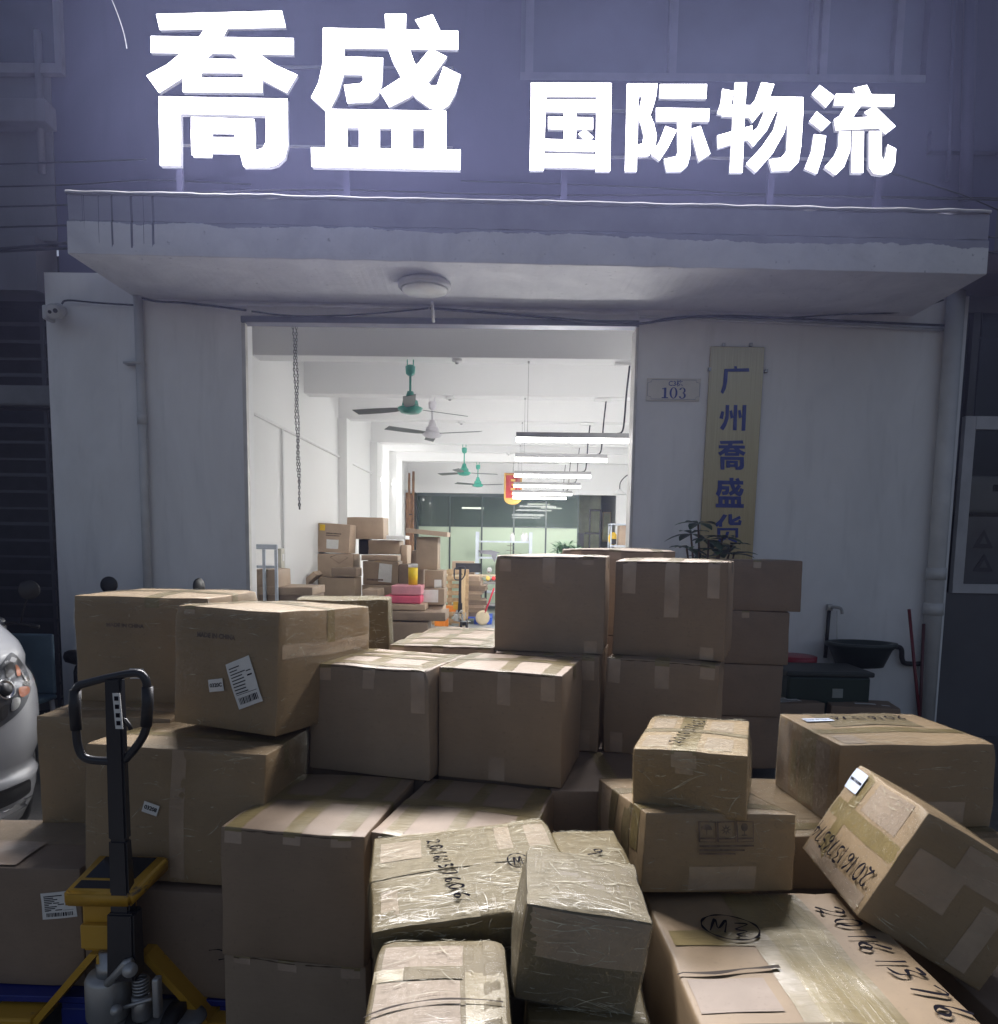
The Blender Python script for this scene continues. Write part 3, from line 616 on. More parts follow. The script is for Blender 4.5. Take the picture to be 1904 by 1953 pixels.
class Carton:
    def __init__(s, label, P, mat=None, seed=0, film=False, r=.0042, amp=.0055, bulge=.007, group='cartons piled on the pavement', N=10, cat='carton'):
        s.w, s.d, s.h = P[6:9]; s.seed = seed * 7.31; s.lift = .0042 if mat in (m_film, m_film2) else 0; s.amp = amp; s.r = r; s.bul = bulge; s.group = group
        rd_ = random.Random(seed * 3 + 1); H_ = (s.w / 2, s.d / 2, s.h / 2); s.dents = []
        for _ in range(5):
            top_ = rd_.random() < .75; k_ = rd_.choice((0, 1))
            c_ = [rd_.choice((-1, 1)) * H_[0], rd_.choice((-1, 1)) * H_[1], H_[2] if top_ else -H_[2] * rd_.random()]
            if rd_.random() < .6: c_[k_] = rd_.uniform(-1, 1) * H_[k_]
            s.dents.append((Vector(c_), rd_.uniform(.03, .08), rd_.uniform(.003, .010)))
        bm = NB()
        def axis(L): return [0, r * .3, r] + [r + (L - 2 * r) * i / N for i in range(1, N)] + [L - r, L - r * .3, L]
        X, Y, Z = axis(s.w), axis(s.d), axis(s.h)
        for face, A, B in (('T', X, Y), ('D', X, Y), ('F', X, Z), ('K', X, Z), ('L', Y, Z), ('R', Y, Z)):
            s.patch(bm, lambda a, b: s.S(face, a, b), A, B, 0)
        bmesh.ops.remove_doubles(bm, verts=bm.verts, dist=.0002)
        s.o = link('carton', bm, mat or (m_card, m_cardb, m_cardc)[seed % 3], None, True, P[:3])
        s.o.rotation_euler = (P[4], P[5], P[3])
        tag(s.o, label, cat, group)
    def S(s, f, u, v):
        w, d, h = s.w, s.d, s.h
        if f == 'T': return Vector((u - w / 2, v - d / 2, h))
        if f == 'D': return Vector((u - w / 2, v - d / 2, 0))
        if f == 'F': return Vector((u - w / 2, -d / 2, v))
        if f == 'K': return Vector((u - w / 2, d / 2, v))
        if f == 'R': return Vector((w / 2, u - d / 2, v))
        return Vector((-w / 2, d / 2 - u, v))
    def D(s, p, eps=0):
        r = s.r; H = Vector((s.w / 2, s.d / 2, s.h / 2)); c0 = Vector((0, 0, s.h / 2)); q = p - c0
        c = Vector([max(-H[i] + r, min(H[i] - r, q[i])) for i in range(3)]); dv = q - c
        n = dv.normalized() if dv.length > 1e-9 else Vector((0, 0, 1))
        o = c + n * (r + eps)
        t = [max(0, 1 - (q[i] / H[i]) ** 2) for i in range(3)]
        b = Vector((n.x * t[1] * t[2], n.y * t[0] * t[2], n.z * t[0] * t[1])) * s.bul
        if n.z < 0: b *= 0
        k = Vector((q.x * 5 + s.seed, q.y * 5, q.z * 5 + s.seed)); k2 = k * 3.1
        nv = noise.noise_vector(k) * s.amp + noise.noise_vector(k2) * s.amp * .35
        for cp, cr, ca in s.dents:
            f_ = 1 - (q - cp).length / cr
            if f_ > 0: nv = nv - (q - Vector((0, 0, q.z * .2))).normalized() * ca * f_ * f_
        low = max(0, min(1, (q.z + H.z) / .03)); nv.z *= low
        return o + c0 + b + nv
    def patch(s, bm, f, A, B, eps):
        g = [[bm.verts.new(s.D(f(a, b), eps)) for b in B] for a in A]
        for i in range(len(A) - 1):
            for j in range(len(B) - 1):
                bm.faces.new((g[i][j], g[i + 1][j], g[i + 1][j + 1], g[i][j + 1]))
    def kid(s, name, bm, m):
        o = link(name, bm, m, s.o, True); c0 = Vector((0, 0, s.h / 2))
        if sum((p.center - c0).dot(p.normal) * p.area for p in o.data.polygons) < 0: o.data.flip_normals()
        return o
    def strip(s, u0, u1, f=.09, back=.09, mat=None, eps=.0008, s0=None, s1=None, name='tape_strip'):   # runs front to back over the top
        L = []; n = 10; r = s.r
        if f > 0: L += [-f + (f - r) * i / 6 for i in range(7)] + [-r * .5]
        a0 = 0 if s0 is None else s0; a1 = s.d if s1 is None else s1
        L += [a0 + (a1 - a0) * i / 14 for i in range(15)] if s0 is not None else [0, r * .5, r] + [r + (s.d - 2 * r) * i / 12 for i in range(1, 13)]
        bm = NB(); s.patch(bm, lambda a, b: s.S('T', a, b) if b >= 0 else s.S('F', a, s.h + b), [u0 + (u1 - u0) * i / 3 for i in range(4)], L, eps)
        o = s.kid(name, bm, mat or m_tape)
        if f > 0 and mat is None:      # the front fold is painted lighter, standing for its sheen
            o.data.materials.append(m_clear_sheen)
            for p in o.data.polygons:
                if p.center.z < s.h - .012: p.material_index = 1
        return o
    def cross(s, v0, v1, fl=.06, fr=.06, mat=None, eps=.0014, name='tape_strip'):                        # runs left to right over the top
        r = s.r; w = s.w
        L = [-fl + (fl - r) * i / 5 for i in range(6)] + [-r * .5, 0, r * .5, r] + [r + (w - 2 * r) * i / 12 for i in range(1, 13)] + [w - r * .5, w, w + r * .5, w + r] + [w + r + (fr - r) * i / 5 for i in range(1, 6)]
        def f(a, b):
            if b < 0: return Vector((-w / 2, a - s.d / 2, s.h + b))
            if b > w: return Vector((w / 2, a - s.d / 2, s.h - (b - w)))
            return s.S('T', b, a)
        bm = NB(); s.patch(bm, f, [v0 + (v1 - v0) * i / 3 for i in range(4)], L, eps); return s.kid(name, bm, mat or m_tape)
    def rect(s, face, u0, u1, v0, v1, mat, eps=.001, name='tape_strip', n=6):
        bm = NB(); s.patch(bm, lambda a, b: s.S(face, a, b), [u0 + (u1 - u0) * i / n for i in range(n + 1)], [v0 + (v1 - v0) * i / n for i in range(n + 1)], eps)
        return s.kid(name, bm, mat)
    def turned(s, face, cu, cv, a):
        ca, sa = math.cos(a), math.sin(a)
        return lambda x, y: s.S(face, cu + x * ca - y * sa, cv + x * sa + y * ca)
    def wrap(s, faces='TFLR', m=None, eps=.003, n=22):
        bm = NB(); old = s.amp; r = s.r
        def ax(L): return [0, r * .3, r] + [r + (L - 2 * r) * i / n for i in range(1, n)] + [L - r, L - r * .3, L]
        for f in faces:
            A, B = {'T': (s.w, s.d), 'F': (s.w, s.h), 'L': (s.d, s.h), 'R': (s.d, s.h)}[f]
            g = []
            for a in ax(A):
                row = []
                for b in ax(B):
                    p = s.S(f, a, b); q = noise.noise(Vector((p.x * 9 + s.seed, p.y * 9, p.z * 9))) ; row.append(bm.verts.new(s.D(p, eps + .0014 * max(0, q))))
                g.append(row)
            for i in range(len(g) - 1):
                for j in range(len(g[0]) - 1): bm.faces.new((g[i][j], g[i + 1][j], g[i + 1][j + 1], g[i][j + 1]))
        bmesh.ops.remove_doubles(bm, verts=bm.verts, dist=.0003)
        o = s.kid('film_wrap', bm, m or m_wrap)
        rc = random.Random(int(s.seed * 7)); bm = NB(); slack = m is m_wraps
        for f in faces:
            A, B = {'T': (s.w, s.d), 'F': (s.w, s.h), 'L': (s.d, s.h), 'R': (s.d, s.h)}[f]
            for _ in range(int((260 if not slack else 70) * A * B / .1 * (.5 if f != 'T' else 1))):
                near = rc.random() < .35
                u = rc.uniform(.01, A - .01); v = rc.choice((rc.uniform(.004, .03), B - rc.uniform(.004, .03))) if near else rc.uniform(.01, B - .01)
                an = rc.gauss(0, .16) if rc.random() < .72 else rc.uniform(-1.6, 1.6); L = rc.choice((.012, .02, .03, .05, .09)) * rc.uniform(.6, 1.3); wd = rc.uniform(.0004, .0012); cv = rc.uniform(-.5, .5); prev = None
                for k in range(6):
                    t = k / 5; x = u + L * (t - .5) * math.cos(an + cv * t); y = v + L * (t - .5) * math.sin(an + cv * t)
                    if not (.004 < x < A - .004 and .004 < y < B - .004): prev = None; continue
                    h_ = wd * math.sin(math.pi * (.08 + .84 * t)); nx, ny = -math.sin(an) * h_, math.cos(an) * h_
                    cur = (bm.verts.new(s.D(s.S(f, x + nx, y + ny), .0052)), bm.verts.new(s.D(s.S(f, x - nx, y - ny), .0052)))
                    if prev: bm.faces.new((prev[0], prev[1], cur[1], cur[0]))
                    prev = cur
        link('film_crease_glint', bm, m_crease_glint, o)
        return o
    def folds(s, u0, u1, v0, v1, nu=60, nv=40):
        bm = NB(); g = []
        for i in range(nu + 1):
            row = []; t = i / nu
            for j in range(nv + 1):
                v = v0 + (v1 - v0) * j / nv; k = .5 + .5 * math.sin(t * 27 + 1.3 * noise.noise(Vector((v * 3, t * 2, s.seed))) + .8 * math.sin(v * 4)); e = .003 + .016 * k ** 3 * math.sin(math.pi * t)
                row.append(bm.verts.new(s.D(s.S('T', u0 + (u1 - u0) * t - .10 * (1 - v / s.d) * 0, v), e)))
            g.append(row)
        for i in range(nu):
            for j in range(nv): bm.faces.new((g[i][j], g[i + 1][j], g[i + 1][j + 1], g[i][j + 1]))
        return s.kid('film_folds', bm, m_fold)
    def label(s, face, cu, cv, w, h, ang=0, code=None, ship=False, mat=None, fs=None):
        T = s.turned(face, cu, cv, R(ang)); bm = NB()
        s.patch(bm, T, [-w / 2 + w * i / 6 for i in range(7)], [-h / 2 + h * i / 6 for i in range(7)], .0018 + s.lift)
        lab = s.kid('paper_label', bm, mat or m_label); bm = NB()
        def bar(x0, x1, y0, y1):
            bm.faces.new([bm.verts.new(s.D(T(x, y), .0024 + s.lift)) for x, y in ((x0, y0), (x1, y0), (x1, y1), (x0, y1))])
        if code: put_flat(bm, text_mesh(code, fs or h * .42, .0006), lambda v: s.D(T(v.x, v.y), .0024 + s.lift))
        if ship:
            rnd = random.Random(int(s.seed * 10)); x = -w * .38
            while x < w * .38:
                t = rnd.choice((.002, .003, .005)); bar(x, x + t, -h * .42, -h * .28); x += t + rnd.choice((.002, .003))
            for i in range(9):
                y = h * .38 - i * h * .068; bar(-w * .42, -w * .42 + w * rnd.uniform(.25, .6), y, y - .0035)
            bar(w * .2, w * .4, h * .2, h * .22); bar(w * .2, w * .4, h * .1, h * .13); bar(-w * .42, w * .42, -h * .22, -h * .21)
        lp = link('print', bm, m_ink, lab)
        return lab
    def ink(s, face, lines, width, mat=None, name='handwriting', eps=.0032, k=5):
        bm = NB()
        for L in lines:
            P = smoothline([Vector((x, y, 0)) for x, y in L], k) if k > 1 else [Vector((x, y, 0)) for x, y in L]
            prev = None
            for i, p in enumerate(P):
                t = P[min(i + 1, len(P) - 1)] - P[max(i - 1, 0)]
                if t.length < 1e-9: continue
                t.normalize(); nn = Vector((-t.y, t.x, 0)) * width * .8 * (.75 + .35 * math.sin(i * .7 + len(L)))
                cur = [bm.verts.new(s.D(s.S(face, (p + q * nn).x, (p + q * nn).y), eps + s.lift)) for q in (1, -1)]
                if prev: bm.faces.new((prev[0], prev[1], cur[1], cur[0]))
                prev = cur
        return s.kid(name, bm, mat or m_ink)
    def write(s, face, txt, u, v, size, ang, width=.005, gap=.78, slant=.12, circle=False):
        ca, sa = math.cos(R(ang)), math.sin(R(ang)); L = []; x = 0; rnd = random.Random(len(txt) + int(size * 1000))
        for ch in txt:
            j = rnd.uniform(-.1, .1)
            for ln in DIG[ch]:
                L.append([(u + ((x + a + slant * b) * ca - (b + j) * sa) * size, v + ((x + a + slant * b) * sa + (b + j) * ca) * size) for a, b in ln])
            x += gap if ch != '1' else gap * .62
        if circle:
            cx = x / 2; L.append([(u + ((cx + (cx + .25) * math.cos(t)) * ca - (.5 + .85 * math.sin(t)) * sa) * size, v + ((cx + (cx + .25) * math.cos(t)) * sa + (.5 + .85 * math.sin(t)) * ca) * size) for t in [i * .42 for i in range(16)]])
        return s.ink(face, L, width)
    def standard(s, rnd, fl=(.07, .09, .08), bottom=True, mat=None):   # three strips over the top, one across, ends folded on the front
        w = s.w; t = .052
        for c, f in zip((.11 * w, .5 * w, .88 * w), fl):
            c += rnd.uniform(-.018, .018); k = t * rnd.uniform(.85, 1.2); s.strip(c - k / 2, c + k / 2, f * rnd.uniform(.55, 1.6), mat=mat)
        s.cross(s.d * .45, s.d * .45 + t, .05, .05, mat=mat)
        if bottom:
            for c in (.12, .5, .87):
                if rnd.random() < .3: continue
                u = c * w + rnd.uniform(-.01, .01); s.rect('F', u - t / 2, u + t / 2, .004, rnd.uniform(.05, .10), m_clear_sheen, .001)
        y = s.h - .007; s.ink('F', [[(w * i / 14, y + rnd.uniform(-.0018, .0018)) for i in range(1, 14)]], .0024, m_gap, 'flap_gap', .0008)
rnd = random.Random(3)
def mid(label, P, fl=(.07, .09, .08), seed=1, mat=None, bottom=True, **k):
    c = Carton(label, P, mat, seed, **k); c.standard(rnd, fl, bottom); return c
d2 = lambda a: a * math.pi / 180
ZC_ = .7997
# the two taped cases in front and the two under them
c = mid('big plain brown case with lit taped top at front centre left, upper of its stack', (-.59, -4.164, .3985, d2(-7.9), 0, 0, .446, .545, .400), (.05, .06, .04), 1, bottom=False)
c = mid('big brown case beneath the plain taped case at front centre left', (-.592, -4.150, .002, d2(-7.9), 0, 0, .452, .54, .392), (.03, .03, .03), 2)
c = mid('brown case with half shaded top between the front left case and the wrapped one', (-.113, -4.205, .398, d2(-12.8), 0, 0, .462, .53, .397), (.05, .05, .05), 3)
c = mid('brown case underneath the half shaded one, mostly hidden by wrapped cartons', (-.113, -4.2, .002, d2(-12.8), 0, 0, .462, .53, .392), (.05, .05, .05), 4, bottom=False)
# the pair in the middle
c = mid('left one of the two big shaded cases standing side by side in the middle', (-.452, -3.70, ZC_ + .002, d2(-15.9), 0, 0, .480, .40, .400), (.06, .09, .14), 5, bottom=False)
c.cross(.06, .11, .0, .0) if False else None
c.rect('T', .03, .45, .28, .325, m_tape, .0015); c.rect('T', .03, .45, .03, .07, m_tape, .0015)
c = mid('right one of the two big shaded cases standing side by side in the middle', (.022, -3.756, ZC_ + .002, d2(-14.7), 0, 0, .455, .40, .402), (.07, .12, .10), 6, bottom=False)
c.rect('F', .19, .25, .006, .09, m_clear_sheen, .001)
# hidden tier under the pair and the stacks behind it
for i, (x, y, ya, ww, dd) in enumerate(((-.46, -3.62, -15, .46, .46), (.0, -3.70, -14, .42, .42), (-.27, -3.14, -6, .46, .44), (.22, -3.22, -9, .44, .44), (.77, -3.36, -19, .46, .5))):
    Carton('brown case in the lower tier hidden behind the front stacks', (x, y, .002, d2(ya), 0, 0, ww, dd, .795), m_card2, 20 + i, group='hidden lower tier cases', N=4)
c = mid('flat topped case with white lit tape grid just behind the middle pair', (-.262, -3.195, ZC_, d2(-6.9), 0, 0, .452, .42, .413), (.03, .03, .03), 8); c.cross(.04, .09, .02, .02)
c = mid('farther case with lit tape grid, behind the other flat topped one', (-.192, -2.77, ZC_, d2(-10.8), 0, 0, .445, .357, .400), (.03, .03, .03), 9)
Carton('plain case hidden under the farther lit case', (-.192, -2.77, .002, d2(-10.8), 0, 0, .445, .357, .795), m_card2, 31, group='hidden lower tier cases', N=4)
# the tall double stack right of the doorway view
mid('lower left case of the tall twin stack by the doorway', (.2, -3.29, ZC_, d2(-11.9), 0, 0, .444, .41, .396), (.06, .08, .10), 10)
mid('upper left case of the tall twin stack, beside the doorway view', (.203, -3.239, 1.199, d2(-9.8), 0, 0, .459, .418, .402), (.06, .08, .05), 11)
mid('lower right case of the tall twin stack by the doorway', (.679, -3.396, ZC_, d2(-18.9), 0, 0, .446, .42, .394), (.11, .12, .06), 12)
c = mid('upper right case of the tall twin stack, its top edge brightly lit', (.719, -3.336, 1.197, d2(-20.5), 0, 0, .447, .419, .393), (.09, .17, .12), 13)
c = mid('long case whose lit top edge peeps over the twin stack in front of the plant', (.56, -2.62, ZC_ + .40, d2(-6), 0, 0, .56, .42, .428), (.03, .03, .03), 14, N=6)
Carton('case hidden beneath the long one behind the twin stack', (.56, -2.62, .002, d2(-6), 0, 0, .56, .42, 1.195), m_card2, 32, group='hidden lower tier cases', N=4)
c = Carton('reddish brown case low in the gap left of the double stacked wrapped cartons', (.37, -3.77, .395, d2(2), 0, 0, .44, .50, .402), m_card2, 15); c.strip(.2, .25, .05)
Carton('case under the reddish brown one in the gap', (.37, -3.77, .002, d2(2), 0, 0, .44, .50, .39), m_card2, 33, group='hidden lower tier cases', N=4)
# the dim stack against the right wall
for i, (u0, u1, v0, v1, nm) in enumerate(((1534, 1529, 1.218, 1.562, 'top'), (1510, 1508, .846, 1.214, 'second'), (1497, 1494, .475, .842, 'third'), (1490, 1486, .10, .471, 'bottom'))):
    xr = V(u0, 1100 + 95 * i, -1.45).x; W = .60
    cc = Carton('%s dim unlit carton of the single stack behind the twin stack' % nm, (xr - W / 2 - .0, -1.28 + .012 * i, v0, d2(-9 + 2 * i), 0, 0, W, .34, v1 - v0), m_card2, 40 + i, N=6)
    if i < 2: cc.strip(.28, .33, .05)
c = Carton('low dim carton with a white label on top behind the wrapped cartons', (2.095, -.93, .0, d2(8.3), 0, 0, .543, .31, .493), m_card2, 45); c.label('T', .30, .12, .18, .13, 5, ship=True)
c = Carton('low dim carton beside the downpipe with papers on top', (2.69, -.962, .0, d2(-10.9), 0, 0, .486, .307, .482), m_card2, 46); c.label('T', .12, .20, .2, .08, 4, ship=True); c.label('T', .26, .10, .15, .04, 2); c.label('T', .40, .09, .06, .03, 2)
# left hand stacks
c = Carton('wide dim carton carrying the labelled one, behind the black handle', (-1.072, -4.012, .518, d2(-4.2), d2(-2.4), d2(1.2), .606, .385, .443), m_film2, 50); c.wrap('TFR', m_wraps)
c.label('F', .228, .245, .055, .036, -16, '03208', fs=.018); c.cross(.15, .20, .05, .09); c.rect('F', .29, .34, .0, .44, m_clear_sheen, .0008, n=12); c.rect('T', .01, .10, .2, .25, m_tape, .0016)
c = Carton('dim carton at the bottom left beneath the wide one, half label showing', (-1.075, -4.03, .146, d2(-4.2), 0, 0, .60, .40, .362), m_card2, 51)
c.label('F', .545, .27, .075, .115, -3, ship=True); c.ink('F', [[(.43, .17), (.46, .175), (.48, .17)], [(.51, .18), (.535, .178), (.53, .15)], [(.46, .14), (.50, .148)]], .0022)
c = Carton('carton with white shipping label turned askew, above the handle', (-.895, -3.708, .974, d2(-19.4), d2(-2.5), d2(.9), .445, .60, .425), m_film2, 52, bulge=.009); c.wrap('TFR', m_wraps)
c.label('F', .315, .175, .105, .165, 23, ship=True); c.label('F', .20, .155, .062, .045, 10, '0320C', fs=.019)
bm = NB(); put_flat(bm, text_mesh('MADE IN CHINA', .022, .0008), lambda v: c.D(c.S('F', v.x + .185, v.y + .325), .0015)); c.kid('stamp', bm, m_print)
c.cross(.28, .33, .10, .12); c.strip(.04, .09, .03); c.rect('R', .02, .58, .26, .31, m_clear_sheen, .001, n=12); c.rect('T', .16, .27, .37, .41, m_tape, .002)
c = Carton('tall carton at the far left with a small code label, behind the handle', (-1.467, -3.328, .977, d2(-3.8), 0, 0, .569, .484, .437), m_film2, 53, bulge=.008); c.wrap('TF', m_wraps)
c.label('F', .262, .125, .062, .042, 2, '0320A', fs=.018); c.cross(.2, .25, .05, .05); c.strip(.30, .36, .04, mat=m_tape)
bm = NB(); put_flat(bm, text_mesh('MADE IN CHINA', .022, .0008), lambda v: c.D(c.S('F', v.x + .215, v.y + .318), .0015)); c.kid('stamp', bm, m_print)
c = Carton('film wrapped carton peeping out behind the askew labelled one', (-.75, -3.16, .977, d2(4), 0, 0, .41, .20, .415), m_film, 54, amp=.008); c.strip(.28, .34, .0, s0=.0, s1=.2); c.wrap('TFR')
c = Carton('dim carton with silvery top under the far left one, beside the car', (-1.52, -3.505, .552, d2(-.7), 0, 0, .513, .60, .423), m_film2, 55); c.strip(.28, .33, .08); c.cross(.1, .15, .05, .05, mat=m_clear_sheen); c.wrap('TF', m_wraps)
Carton('case under the dim silvery topped carton', (-1.52, -3.505, .15, d2(-.7), 0, 0, .51, .55, .40), m_card2, 56, group='hidden lower tier cases', N=4)
Carton('tall case under the back of the askew labelled carton', (-.99, -3.44, .002, d2(-4), 0, 0, .5, .62, .968), m_card2, 57, group='hidden lower tier cases', N=4)
c = Carton('carton with glittering film top beside the yellow pallet truck', (-1.683, -3.978, .143, d2(-.1), 0, 0, .55, .41, .412), m_card2, 58)
c.label('F', .475, .285, .115, .095, 5, ship=True)
c.rect('T', .0, .55, .17, .40, Mat('crinkled_film').m if False else m_sheet, .004, 'film_sheet', 14); c.rect('T', .05, .33, .01, .18, m_clear_sheen, .0065, 'tape_strip', 12)
# ------------------------------------------------------------------ wrapped cartons in the right foreground
c = Carton('small film wrapped carton numbered in marker, topmost of the pair right of centre', (.6, -4.228, .877, d2(-18.6), d2(-.8), d2(-1.9), .318, .459, .187), m_film2, 60, bulge=.008, amp=.006); c.wrap()
for u in (.02, .20): c.rect('T', u, u + .075, .03, .15, m_patch, .0012, 'paper_patch'); c.rect('T', u, u + .07, .25, .40, m_patch, .0012, 'paper_patch')
c.strip(.11, .18, .05); c.cross(.20, .245, .05, .06, mat=m_film); c.write('T', '2016137665', .135, .045, .036, 82, .0042, .98)
c.rect('F', .12, .17, .12, .183, m_clear_sheen, .0012)
c = Carton('film wrapped carton printed with umbrella and glass marks, under the small numbered one', (.572, -4.281, .654, d2(8.8), d2(-6.6), d2(2.3), .451, .46, .221), m_film2, 61, bulge=.007, amp=.006); c.wrap(m=m_wraps)
c.rect('L', .05, .20, .0, .22, m_card3, .001, 'paper_patch', 8); c.rect('L', .28, .34, .0, .22, m_film, .0014, 'film_sheet', 8); c.cross(.05, .11, .12, .08); c.cross(.24, .30, .12, .08, mat=m_film); c.rect('F', .13, .33, .008, .075, m_clear_sheen, .001)
def icons(c, u, v, k):
    L = []
    for i in range(3):
        x0 = u + i * .058 * k; x1 = x0 + .052 * k; L.append([(x0, v), (x1, v), (x1, v + .058 * k), (x0, v + .058 * k), (x0, v)])
    for i in range(3): L.append([(u, v - .012 * k - i * .011 * k), (u + (.17 - .03 * i) * k, v - .012 * k - i * .011 * k)])
    for x in (0, 1, 2): L.append([(u + .058 * k * x, v + .010 * k), (u + .058 * k * x + .05 * k, v + .010 * k)])
    c.ink('F', L, .0028 * k, m_print, 'handling_marks', k=1)
    bm = NB()
    def fan(pts): bm.faces.new([bm.verts.new(c.D(c.S('F', x, y), .0022)) for x, y in pts])
    cx, cy = u + .026 * k, v + .034 * k; fan([(cx + .017 * k * math.cos(t), cy + .015 * k * math.sin(t)) for t in [math.pi * i / 10 for i in range(11)]]); fan([(cx - .001, cy - .016 * k), (cx + .001, cy - .016 * k), (cx + .001, cy), (cx - .001, cy)])
    cx = u + .084 * k
    for a in range(8):
        t = a * math.pi / 4; fan([(cx + .005 * k * math.cos(t + .5), cy + .005 * k * math.sin(t + .5)), (cx + .017 * k * math.cos(t), cy + .017 * k * math.sin(t)), (cx + .005 * k * math.cos(t - .5), cy + .005 * k * math.sin(t - .5))])
    cx = u + .142 * k; fan([(cx + .011 * k * math.cos(t), cy + .006 * k + .012 * k * math.sin(t)) for t in [2 * math.pi * i / 14 for i in range(14)]]); fan([(cx - .0015, cy - .016 * k), (cx + .0015, cy - .016 * k), (cx + .0015, cy), (cx - .0015, cy)]); fan([(cx - .009 * k, cy - .018 * k), (cx + .009 * k, cy - .018 * k), (cx + .009 * k, cy - .015 * k), (cx - .009 * k, cy - .015 * k)])
    c.kid('handling_marks', bm, m_print)
icons(c, .155, .145, .95)
c = Carton('large dark fronted wrapped carton at the right, its lid lit and taped', (1.519, -3.549, .606, d2(4.9), 0, 0, .614, .504, .320), m_film2, 62, bulge=.008, amp=.006); c.wrap('TFL', m_wraps)
c.rect('L', .02, .13, .01, .31, m_patch, .0012, 'paper_patch', 8); c.rect('L', .22, .30, .0, .32, m_tape, .0014); c.rect('L', .34, .44, .01, .30, m_patch, .0012, 'paper_patch', 8); c.rect('L', .15, .20, .05, .25, m_tape, .0014)
c.rect('T', .03, .12, .02, .13, m_patch, .0016, 'paper_patch'); c.cross(.16, .23, .3, .12); c.label('T', .10, .36, .12, .05, 0, mat=m_labelblue, code='MADE IN CHINA', fs=.016); c.rect('T', .12, .5, .26, .48, m_film, .0022, 'film_sheet', 12)
c.write('T', '20161376', .50, .42, .055, 182, .006, .85); c.rect('F', .06, .16, .02, .16, m_clear_sheen, .0012)
c.rect('F', .30, .50, .02, .10, m_clear_sheen, .002)
c = Carton('long pale topped carton lying beneath the large dark fronted one', (1.34, -3.56, .402, d2(2), 0, 0, 1.0, .66, .20), m_film2, 63, amp=.006); c.strip(.10, .17, .06); c.cross(.06, .12, .05, .05); c.wrap('T', m_wraps)
Carton('tall case under the long pale topped carton', (1.34, -3.52, .002, d2(2), 0, 0, .9, .56, .398), m_card2, 64, group='hidden lower tier cases', N=4)
c = Carton('tilted carton with MADE IN CHINA sticker and marker number, leaning at the far right', (1.099, -4.442, .599, d2(-7.5), d2(-3.1), d2(29.6), .359, .487, .329), m_film2, 65, bulge=.008); c.wrap('TFL', m_wraps)
c.label('L', .065, .280, .105, .070, 180, 'MADE IN CHINA', mat=m_labelblue, fs=.0125)
c.write('L', '20161376574', .455, .115, .055, 180, .0050, .78, .15)
c.rect('L', .20, .42, .22, .32, m_patch, .0012, 'paper_patch', 8); c.rect('L', .10, .16, .0, .329, m_tape, .0010, n=10); c.rect('L', .0, .487, .155, .21, m_tape, .0013, n=10); c.rect('L', .02, .46, .005, .05, m_patch, .0012, 'paper_patch', 8)
c.rect('F', .03, .17, .12, .24, m_clear_sheen, .0012); c.rect('F', .13, .27, .22, .31, m_clear_sheen, .0016); c.rect('F', .24, .30, .02, .20, m_clear_sheen, .0012)
k = .93
c = Carton('small carton tightly wrapped in silvery film, front centre right', (.149 * k, -6.5 + 1.551 * k, 1.65 - .948 * k, d2(-1.7), d2(2.1), d2(7.4), .256 * k, .254 * k, .214 * k), m_film, 66, amp=.006, bulge=.01); c.wrap(m=m_sheet)
c.rect('T', .0, .236, .0, .236, m_film, .003, 'film_sheet', 14); c.rect('L', .0, .236, .0, .197, m_film, .002, 'film_sheet', 10); c.rect('F', .0, .236, .10, .195, m_clear_sheen, .001)
c = Carton('film wrapped carton with upside down marker number and circled mark, front centre', (-.074, -4.757, .659, d2(9.6), d2(4.0), d2(-4.6), .468, .422, .2), m_film, 67, amp=.008, bulge=.01); c.wrap()
c.write('T', '2016137606', .135, .355, .034, -80, .0042, 1.0); c.write('T', 'm', .345, .17, .04, 4, .003, .8, circle=True)
c.rect('T', .02, .12, .28, .38, m_patch, .0012, 'paper_patch'); c.rect('T', .32, .36, .26, .40, m_patch, .0012, 'paper_patch'); c.rect('T', .40, .455, .22, .39, m_patch, .0012, 'paper_patch'); c.rect('T', .02, .06, .03, .14, m_patch, .0012, 'paper_patch')
c.strip(.235, .30, .08, mat=m_film, eps=.0014); c.cross(.20, .27, .08, .05, mat=m_film, eps=.0017); c.cross(.0, .06, .04, .04, mat=m_film, eps=.0016)
c = Carton('opened flap carton with pale taped lid at the bottom centre edge', (-.115, -5.235, .606, d2(4), 0, 0, .262, .43, .205), m_film, 68, bulge=.007, r=.006); c.wrap('TR', m_wraps)
c.rect('T', .015, .175, .31, .40, m_patch, .0012, 'paper_patch'); c.rect('T', .01, .17, .12, .27, m_patch, .0012, 'paper_patch'); c.rect('T', .06, .175, .275, .32, m_film, .002, 'film_sheet', 10); c.rect('T', .18, .255, .10, .30, m_tape, .0016); c.rect('T', .0, .10, .275, .315, m_tape, .0014)
c.strip(.215, .262, .05, mat=m_film, eps=.0016); c.ink('T', [[(.0, .175), (.05, .19), (.11, .196), (.18, .197), (.25, .20)]], .0035, m_seam, 'flap_seam')
c = Carton('narrow carton wedged under the silvery wrapped one', (.165, -5.08, .556, d2(-2), 0, 0, .235, .24, .200), m_film, 69); c.wrap('TFR')
c = Carton('pale wrapped carton with a marker figure behind the silvery one', (.235, -4.53, .59, d2(3), 0, 0, .19, .28, .215), m_film, 70); c.write('T', '6', .13, .11, .05, 150, .004); c.wrap('TF')
c = Carton('long foreground box with circled mark and shiny film band, at the bottom right', (.71, -4.935, .332, d2(1.5), 0, 0, .60, .96, .326), m_film2, 71, bulge=.006, r=.010, N=14)
c.write('T', 'mz', .12, .72, .075, -14, .0045, .75, circle=True); c.write('T', '20161376574', .455, .86, .072, -82, .0060, .98, .1)
